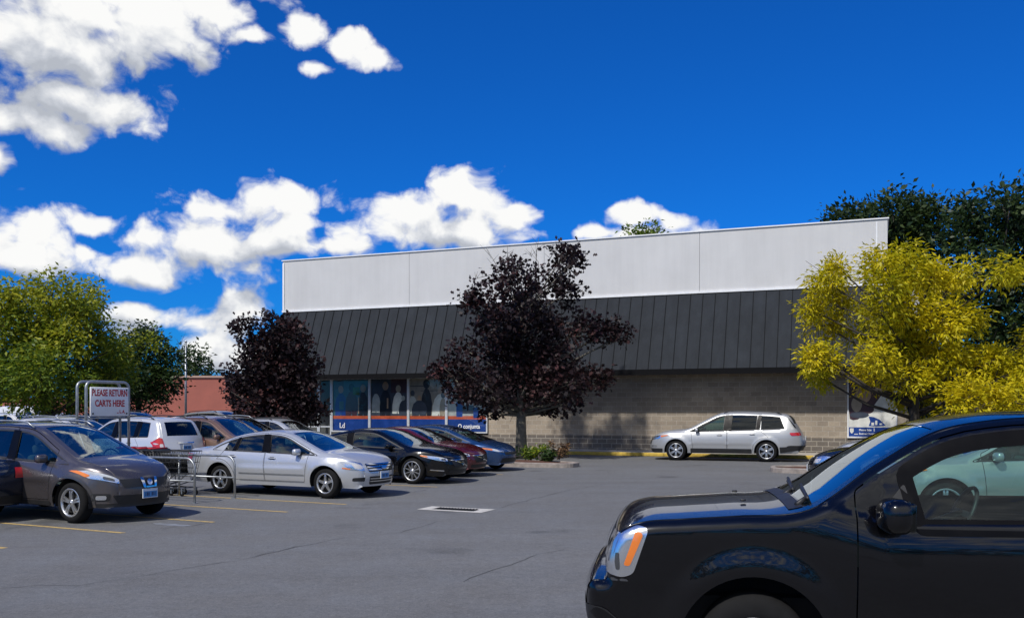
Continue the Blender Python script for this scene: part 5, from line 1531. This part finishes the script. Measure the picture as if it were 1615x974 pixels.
mb = MB(); mb.tube([(0, 0, 0), (0, 0, 6.3)], [.09, .06], 8); mb.box((0, 0, .2), (.3, .3, .4)); mb.build('pole', [M['galv']], t)
mb = MB(); mb.rbox((0, .0, 6.33), (.16, .16, .1), .03); mb.build('cap', [M['galv']], t)

def wood(name, pts, h, seed, mat):
    rng = np.random.default_rng(seed); cs = []
    for (x0, y0), (x1, y1) in zip(pts[:-1], pts[1:]):
        L = math.hypot(x1 - x0, y1 - y0); n = int(L * 5)
        u = rng.uniform(0, 1, n); q = np.column_stack([x0 + (x1 - x0) * u, y0 + (y1 - y0) * u, np.zeros(n)])
        hh = h * (.7 + .3 * np.sin(u * L / 6.1 + seed) * np.sin(u * L / 2.7)); q[:, 2] = rng.uniform(0, 1, n) ** .8 * hh; q[:, :2] += rng.normal(0, 1.6, (n, 2)); cs.append(q)
    V, F, tn = leaf_cloud(np.vstack(cs), 12, .5, .8, .55, .2, rng)
    tag(leaf_object(name, V, F, tn, M[mat], None), kind='stuff')
wood('distant_wood', [(-140, 150), (-60, 155), (-20, 160)], 9, 3, 'dkgreen')
wood('added_wood_behind_camera', [(-70, -34), (-30, -38), (10, -36), (50, -40), (90, -34)], 7.5, 6, 'dkgreen')  # added unseen wood behind the camera, keeps low sky out of car reflections
wood('distant_hedge', [(24, 62), (60, 50), (90, 40)], 6, 4, 'pine')

# ---------------------------------------------------------------- cart corral, sign and carts
CA, CP = Vector((math.cos(AXA), -math.sin(AXA), 0)), Vector((math.sin(AXA), math.cos(AXA), 0))
c0 = gp(307, 793)
cor = thing('cart_corral', 'galvanised tube cart corral with two rounded rails beside the silver sedan', 'cart corral', (c0.x, c0.y, 0), -AXA)
WID, LEN = 1.14, 3.15
def hoop(y, name='rail'):
    mb = MB(); r = .024; pts = [(0, y, 0), (0, y, .68)]
    for a in np.linspace(0, math.pi / 2, 7)[1:]: pts.append((-.22 + .22 * math.cos(a), y, .68 + .22 * math.sin(a)))
    pts += [(-LEN, y, .90)]
    mb.tube(pts, r, 8); mb.tube([(-.0, y, .44), (-LEN, y, .44)], r * .85, 8); mb.tube([(-1.6, y, 0), (-1.6, y, .90)], r, 8)
    mb.box((0, y, .006), (.12, .12, .012)); mb.build(name, [M['galv']], cor)
hoop(0); hoop(WID)
for dx in (-LEN, -LEN - .28):
    mb = MB(); pts = [(dx, 0, 0), (dx, 0, 2.36)]
    for a in np.linspace(math.pi, math.pi / 2, 6): pts.append((dx, .14 + .14 * math.cos(a), 2.36 + .14 * math.sin(a)))
    for a in np.linspace(math.pi / 2, 0, 6): pts.append((dx, WID - .14 + .14 * math.cos(a), 2.36 + .14 * math.sin(a)))
    pts += [(dx, WID, 0)]
    mb.tube(pts, .030, 8); mb.tube([(dx, 0, 1.70), (dx, WID, 1.70)], .018, 6); mb.build('sign_frame', [M['galv']], cor)
c1 = c0 - CA * (LEN - .05)
sg = thing('cart_return_sign', 'white board with red hand lettering PLEASE RETURN CARTS HERE on the corral frame', 'sign', (c1.x, c1.y, 0), -AXA)
mb = MB(); mb.rbox((0, WID / 2, 2.06), (.03, WID - .12, .64), .012, n=2); mb.build('board', [simple('dirty_white_board', (.86, .86, .86), .5, var=.04, scale=3)], sg)
mb = MB()
for y in (.12, WID - .12):
    for z in (1.80, 2.33):
        mb = MB(); mb.rbox((.02, y, z), (.02, .035, .035), .008, n=2); mb.build('bolt', [M['trim']], sg)
RX = (R(90), 0, R(90))
text_mesh('lettering', 'PLEASE RETURN', .20, M['red'], sg, (.018, WID / 2, 2.19), RX, sx=.66, bold=.005, align='CENTER')
text_mesh('lettering', 'CARTS HERE', .20, M['red'], sg, (.018, WID / 2, 1.96), RX, sx=.70, bold=.005, align='CENTER')
text_mesh('lettering', '... L. A.', .10, M['red'], sg, (.018, WID * .66, 1.81), RX, sx=.8, bold=.003)

M['cartwire'] = simple('cart_wire', (.045, .047, .05), .45, .5)
M['cartplastic'] = simple('dark_cart_plastic', (.022, .026, .028), .5, var=.2)
def build_cart():
    t = thing('shopping_cart', 'x', 'shopping cart', (0, 0, 0), 0, 'shopping carts nested in the corral')
    # basket: tapering lattice, x forward
    z0, z1 = .48, .98
    bot = [(-.25, -.20), (.42, -.15), (.42, .15), (-.25, .20)]; top = [(-.42, -.28), (.52, -.21), (.52, .21), (-.42, .28)]
    mb = MB()
    def P(i, f, g): 
        j = (i + 1) % 4; a = Vector((*bot[i], z0)).lerp(Vector((*bot[j], z0)), f); b = Vector((*top[i], z1)).lerp(Vector((*top[j], z1)), f); return a.lerp(b, g)
    for i in range(4):
        n = 11 if i in (0, 2) else 6
        for j in range(n + 1): mb.tube([P(i, j / n, 0), P(i, j / n, 1)], .005, 4)
        for g, r in ((0, .007), (.25, .004), (.5, .004), (.75, .004), (1, .011)): mb.tube([P(i, 0, g), P(i, 1, g)], r, 5)
    for j in range(8): y = -.17 + .34 * j / 7; mb.tube([(-.25, y, z0), (.42, y * .8, z0)], .004, 4)
    mb.build('basket', [M['cartwire']], t)
    mb = MB()
    for s in (-1, 1):
        mb.tube([(-.60, s * .27, 1.02), (-.44, s * .27, .95), (-.36, s * .26, .55), (-.30, s * .25, .18), (.38, s * .20, .16)], .013, 6)
        mb.tube([(.40, s * .15, .46), (.20, s * .20, .30), (-.20, s * .24, .20)], .011, 6)
    mb.tube([(-.3, -.25, .18), (-.3, .25, .18)], .011, 6); mb.build('undercarriage', [M['cartwire']], t)
    mb = MB(); mb.tube([(-.60, -.27, 1.02), (-.60, .27, 1.02)], .020, 8); mb.build('handle', [M['red']], t)
    mb = MB(); mb.rbox((-.46, 0, .86), (.03, .50, .30), .012, rot=Matrix.Rotation(R(-10), 3, 'Y'), n=2); mb.build('child_seat_flap', [M['cartplastic']], t)
    for x in (-.30, .36):
        for s in (-1, 1):
            y = s * (.25 if x < 0 else .20)
            mb = MB(); mb.lathe_y([(.02, -.014), (.058, -.014), (.062, -.008), (.062, .008), (.058, .014), (.02, .014)], 14, (x - .02, y, .062), mi=0)
            for q in (-1, 1): mb.box((x - .01, y + q * .020, .11), (.03, .006, .11), mi=1)
            mb.build('caster', [M['rubber'], M['galv']], t)
    return t
cart = build_cart()
c2 = gp(268, 784)
for i in range(4):
    if i == 0: o = cart
    else:
        o = cart.copy(); COL.objects.link(o)
        for ch in cart.children:
            c = ch.copy(); COL.objects.link(c); c.parent = o
    p = c2 - CA * (.30 + .33 * i) + CP * .50
    o.location = (p.x, p.y, 0); o.rotation_euler = (0, 0, -AXA + R((0, 1.5, -1, 1)[i]))
    o['label'] = ['dark wire shopping cart at the open front end of the corral row', 'shopping cart nested directly behind the frontmost cart in the corral', 'third shopping cart of the nested row in the corral', 'rearmost shopping cart of the nested row near the sign frame'][i]
# ================================================================ PARKED CARS
P_ = dict(
    grey=paint('warm_grey_paint', (.095, .085, .09), .55, .28, .25), silver=paint('silver_paint', (.56, .58, .61), .5, .30, .25), silver2=paint('bright_silver_paint', (.47, .48, .49), .5, .40, .3, .4, .35, .12),
    black=paint('black_paint', (.002, .002, .003), .0, .22, .04, .15, .85, .03), maroon=paint('maroon_paint', (.11, .008, .012), .4, .25, .2), blue=paint('blue_paint', (.018, .06, .17), .5, .25, .2),
    white=paint('white_silver_paint', (.62, .63, .64), .35, .32, .25), tan=paint('tan_paint', (.22, .135, .095), .5, .3, .25), champagne=paint('champagne_paint', (.42, .42, .40), .6, .3, .25),
    navy=paint('navy_paint', (.006, .012, .03), .3, .22, .15), teal=paint('pale_green_paint', (.38, .41, .40), .5, .3, .2), sky=paint('light_blue_paint', (.10, .20, .34), .5, .28, .2), purewhite=paint('plain_white_paint', (.72, .72, .72), .0, .35, .2),
    charcoal=paint('charcoal_paint', (.03, .032, .036), .5, .28, .2))
M['paint_dim'] = paint('matt_grey_trim', (.045, .042, .045), .3, .45, .3)
RZ = -R(26)
def car(name, label, sp, pnt, px, py, rz=RZ, near=-1, group='cars parked in the lot', **kw):
    return make_car(name, label, 'car', sp, P_[pnt], place(sp, px, py, rz, near=near), rz, group, **kw)

car('parked_car', 'dark grey crossover with amber corner lights nearest the camera on the left', CROSS, 'grey', 112, 825, rz=-R(27))
car('parked_car', 'silver four door sedan with chrome bar grille beside the cart corral rails', SEDAN, 'silver', 513, 786, rz=-R(26))
car('parked_car', 'black two door coupe with slash badge grille beside the silver sedan', COUPE, 'black', 650, 763, rz=-R(25))
c_ = at(738, 25.6); car('parked_car', 'maroon car squeezed between the black coupe and the blue hatchback', COUPE, 'maroon', 690, 752.5, rz=-R(25), det=1)
car('parked_car', 'blue hatchback coupe with silver roof glare next to the tree island', CIVIC, 'blue', 747, 743.5, rz=-R(24))
car('parked_car', 'silver family suv parked along the yellow kerb before the block wall', FAMILY, 'silver2', 1066, 725.5, rz=math.pi - R(19.5), near=1, group='cars along the store')
def car_rear(name, label, sp, pnt, px, py, rz, near, group='cars parked in the lot', **kw):
    return make_car(name, label, 'car', sp, P_[pnt], place(sp, px, py, rz, axle=1, near=near), rz, group, **kw)
car_rear('parked_car', 'white silver small suv with red tail lamp seen from behind beyond the carts', SMALLSUV, 'white', 218, 748, math.pi - R(30), 1)
car('parked_car', 'tan brown suv with raked windscreen behind the white suv', SMALLSUV, 'tan', 372, 746, det=1)
car('parked_car', 'grey silver suv with black windscreen just behind the tan suv', CROSS, 'champagne', 398, 735, det=1)
car('parked_car', 'silver estate car with long side windows behind the silver sedan', WAGON, 'silver', 470, 724, det=1)
# rear corner of a dark sedan at the left edge
def edge_car():
    rz = math.pi - R(27); sp = dict(SEDAN); sp['name'] = 'edge_sedan'; sp['tr'] = .14; sp['plates'] = []; sp['rearf'] = [('tail_light', 'redlens', [(.36, .73), (.87, .73), (.87, .88), (.42, .90)], .012, 's'), ('bumper_skirt', 'trim', [(-.84, .30), (.84, .30), (.84, .44), (-.84, .44)], .006, 'c')]; c = gp(8, 842) - AX * 2.05
    o = Vector((-sp['wb'] * sp['sx'] - .62, sp['W'] - .12, 0)); o.rotate(Matrix.Rotation(rz, 3, 'Z'))
    make_car('parked_car', 'dark sedan of which only the rear corner with red lamp shows at the left edge', 'car', sp, P_['navy'], (c.x - o.x, c.y - o.y, 0), rz, 'cars parked in the lot')
edge_car()
# right row, noses towards the lane
def nose_car(label, sp, pnt, px, d, rz, **kw):
    """nose tip at photo px, distance d"""
    c = at(px, d); cs = CarShape(sp); o = Vector((cs.xf + .05, 0, 0)); o.rotate(Matrix.Rotation(rz, 3, 'Z'))
    return make_car('parked_car', label, 'car', sp, P_[pnt], (c.x - o.x, c.y - o.y, 0), rz, 'cars in the right hand row', **kw)
make_car('parked_car', 'pale silver suv seen through the side window of the black suv', 'car', FAMILY, P_['teal'], (at(1497, 14.6).x, 14.6 + .9, 0), math.pi - R(4), 'cars in the right hand row')
nose_car('dark blue car whose nose shows just left of the black suv windscreen', SEDAN, 'navy', 1280, 22.3, math.pi - R(20))
nose_car('silver car nose beyond the dark blue car under the framed poster', WAGON, 'silver', 1318, 27.6, math.pi - R(20), det=1)

# background rows
bgc = [
    ('white suv with roof rails directly behind the grey crossover roof', CROSS, 'white', 128, 742, RZ, 1), ('pale silver hatchback window showing behind the grey crossover rails', CIVIC, 'silver', 75, 735, RZ, 1),
    ('black suv roof line just above the white silver suv', FAMILY, 'black', 232, 722, RZ, 0), ('dark red hatchback roof between black suv and light pole', WAGON, 'maroon', 215, 709, RZ, 0),
    ('long pale suv with dark side glass left of the silver estate', FAMILY, 'champagne', 375, 703, RZ, 0), ('light blue car at the foot of the brick red building', WAGON, 'sky', 345, 687, RZ, 0),
    ('white hatchback near the foot of the light pole', CIVIC, 'purewhite', 300, 690, RZ, 0), ('blue sedan far back left of the light pole', SEDAN, 'blue', 262, 696, RZ, 0),
    ('white car under the left trees behind the return sign', SEDAN, 'purewhite', 165, 700, RZ, 0), ('far silver suv beneath the broad green tree', SMALLSUV, 'silver', 105, 693, RZ, 0), ('far white suv at the left edge beneath the trees', SMALLSUV, 'purewhite', 35, 700, RZ, 0),
    ('silver blue car nearest the trunk of the smaller purple maple', SEDAN, 'sky', 408, 716, RZ, 0), ('pale car glimpsed under the smaller purple maple near the store door', WAGON, 'white', 440, 697, RZ, 0)]
for i, (lab, sp, pn, px, py, rz, dt) in enumerate(bgc):
    car('parked_car', lab, sp, pn, px, py, rz, det=dt, group='cars far back in the lot')

# white van at the far left
VAN = base(name='van', sx=1.0, W=1.0, zs=.35, wr=.36, RA=.42, wb=3.4, rim=.22, spokes=(8, 0, .3), tf=.2, Lf=.8, tr=.06, Lr=.3, tumble=.10, tumble2=.02, belt_off=.03,
    U=[(-4.7, .5), (-4.76, .8), (-4.76, 1.2), (-4.74, 1.5), (-4.70, 1.9), (-4.6, 2.06), (-3.5, 2.10), (-2.0, 2.10), (-1.1, 2.05), (-.6, 1.75), (-.1, 1.32), (.35, 1.2), (.68, 1.05), (.76, .8), (.76, .55), (.7, .36)],
    wind=(8, 10), rear=(3, 4), belt=[(-4.7, 1.25), (-1, 1.25), (1, 1.1)], cab=-1.2, pillar=.14,
    doors=[dict(f=(-.55, -.5, -.5), r=(-1.6, -1.6, -1.6), win=[(None, (-1.5, -1.5), 'glass')], handle=(-1.45, 1.1), mirror=(-.75, 1.35))],
    front=[('grille', 'trim', [(-.5, .7), (.5, .7), (.5, .95), (-.5, .95)], .006, 'c'), ('headlight', 'lamp', [(.58, .72), (.8, .72), (.82, .95), (.58, .95)], .008, 's')], plates=[])
make_car('parked_van', 'white van with ladder rack far left behind the parked cars', 'van', VAN, P_['purewhite'], place(VAN, 60, 690, RZ), RZ, None, det=0)
def ladder():
    c = gp(40, 692); t = thing('roof_ladder', 'white ladder lying on the roof rack of the far left van', 'ladder', (c.x, c.y + .9, 2.22), RZ)
    mb = MB()
    for y in (-.2, .2): mb.tube([(-1.9, y, .03), (1.6, y, .03)], .03, 6)
    for i in range(10): mb.tube([(-1.8 + .37 * i, -.2, .03), (-1.8 + .37 * i, .2, .03)], .015, 5)
    for x in (-1.5, 1.2): mb.tube([(x, -.7, -.12), (x, -.7, .0), (x, .7, .0), (x, .7, -.12)], .02, 5)
    mb.build('ladder_frame', [M['galv']], t)
ladder()

# ---------------------------------------------------------------- black suv in the foreground
M['pglass'] = glass('clear_teal_side_glass', (.62, .84, .79), base=.045)
PILOT = base(name='large_suv', sx=1.0, W=.92, zs=.34, wr=.355, RA=.475, wb=3.45, rim=.205, spokes=(5, 0, .3), tw=.245, fo=1.0, sub=9, h=.036, nf=3.0, tf=.07, Lf=.45, tr=.10, Lr=.5, round=.085, bulge=(.035, .09), crown=.035,
    lowin=.09, shin=.035, zmax=.74, flare=.028, flare_w=.21, tumble=.27, tumble2=.10, shelf=.035, msize=(.19, .26, .215), black_mirror=False, cab_dx=-.55,
    U=[(-4.44, .46), (-4.50, .66), (-4.49, .90), (-4.46, 1.10), (-4.43, 1.20), (-4.36, 1.62), (-4.22, 1.79), (-3.6, 1.83), (-2.6, 1.845), (-1.9, 1.84), (-1.5, 1.815), (-1.17, 1.745), (-.78, 1.53), (-.34, 1.250), (.1, 1.205), (.44, 1.18), (.70, 1.155), (.84, 1.10), (.90, .99), (.93, .88), (.94, .775), (1.03, .758), (1.065, .70), (1.07, .55), (1.03, .36)],
    wind=(11, 13), rear=(4.2, 5.8), vw=.87, belt=[(-4.5, 1.19), (-.80, 1.165), (-.30, 1.32), (1, 1.32)], cab=-1.7, pillar=.150, belt_off=.012, wround=.04, rearglass='glassdark',
    doors=[dict(f=(-.62, -.62, -.62), r=(-2.72, -2.72, -2.74), win=[((-1.0, -.93), (-2.64, -2.66), 'pglass')], handle=(-2.50, 1.02), mirror=(-.825, 1.215)),
           dict(f=(-2.73, -2.73, -2.75), r=(-3.1, -3.52, -3.56), arch=True, win=[((-2.82, -2.84), (-3.44, -3.48), 'pglass')], handle=(-3.25, 1.04))],
    quarter=[((-3.62, -3.66), (-4.26, -4.2), 'glassdark')], seal=.075,
    side=[('sail_panel', 'trim', [(-.73, 1.182), (-.985, 1.182), (-.93, 1.42)], .005),
          ('headlight', 'lamp', [(.660, 1.115), (.760, .825), (.83, .80), (.925, .82), (.910, .95), (.872, 1.035), (.825, 1.088), (.73, 1.135)], .007),
          ('turn_signal', 'amber', [(.692, 1.085), (.782, .875), (.822, .88), (.742, 1.10)], .012),
          ('headlight_bowl', 'lampdark', [(.845, .85), (.868, .85), (.874, .90), (.868, .96), (.848, .955)], .0115),
          ('corner_lamp', 'lampdark', [(.79, .775), (.90, .775), (.905, .795), (.80, .79)], .006),
          ('chrome_strip', 'chrome', [(-.70, .545), (-2.70, .53), (-2.70, .552), (-.70, .567)], .012)],
    front=[('headlight', 'lamp', [(.46, .825), (.885, .82), (.885, 1.085), (.46, 1.06)], .0055, 's'),
           ('headlight_bowl', 'lampdark', [(.54, .90), (.68, .90), (.68, 1.03), (.54, 1.03)], .011, 's'),
           ('grille', 'trim', [(-.44, .85), (.44, .85), (.44, 1.06), (-.44, 1.06)], .006, 'c'),
           ('grille_bar', 'chrome', [(-.54, .93), (.54, .93), (.545, .985), (-.545, .985)], .02, 'c'),
           ('lower_grille', 'trim', [(-.6, .42), (.6, .42), (.6, .60), (-.6, .60)], .006, 'c'),
           ('fog_recess', 'trim', [(.66, .42), (.86, .42), (.86, .60), (.66, .60)], .006, 's')],
    plates=[], cabin=True, seat_z=.62)
def pilot_extra(root, cs):
    # wipers resting at the foot of the windscreen, washer nozzles, cowl
    xw = -.34
    mb = MB(); cs.patch(mb, cs.key[13] + .3, cs.key[13] + 2.2, -.86, .86, off=.004, nu=3, nv=12); mb.build('cowl', [M['trim']], root)
    mb = MB()
    for y0, y1 in ((.62, .05), (-.05, -.60)):
        a = Vector((xw - .03, y0, 1.30)); b = Vector((xw - .07, y1, 1.345))
        mb.tube([a, b], .012, 6); mb.tube([Vector((xw + .04, y0, 1.255)), a.lerp(b, .1), a.lerp(b, .5) + Vector((.02, 0, .02))], [.022, .014, .010], 6)
    mb.build('wiper', [M['trim']], root)
    for y in (.35, -.35):
        mb = MB(); mb.rbox((.02, y, 1.258), (.04, .03, .016), .008, n=2); mb.build('washer_nozzle', [M['trim']], root)
    # chrome ledge at the top of the front bumper
    mb = MB(); cs.patch(mb, cs.key[21] + .5, cs.key[22] + .5, -1, 1, off=.004, nu=5, nv=16); mb.build('bumper_ledge', [P_['black']], root)
PRZ = math.pi - R(9)
po = Vector((0, PILOT['W'], 0)); po.rotate(Matrix.Rotation(PRZ, 3, 'Z')); pc = at(1190, 5.80)
make_car('parked_suv', 'glossy black suv filling the lower right foreground', 'suv', PILOT, P_['black'], (pc.x - po.x, pc.y - po.y, 0), PRZ, None, extra=pilot_extra, seat='seatdark')
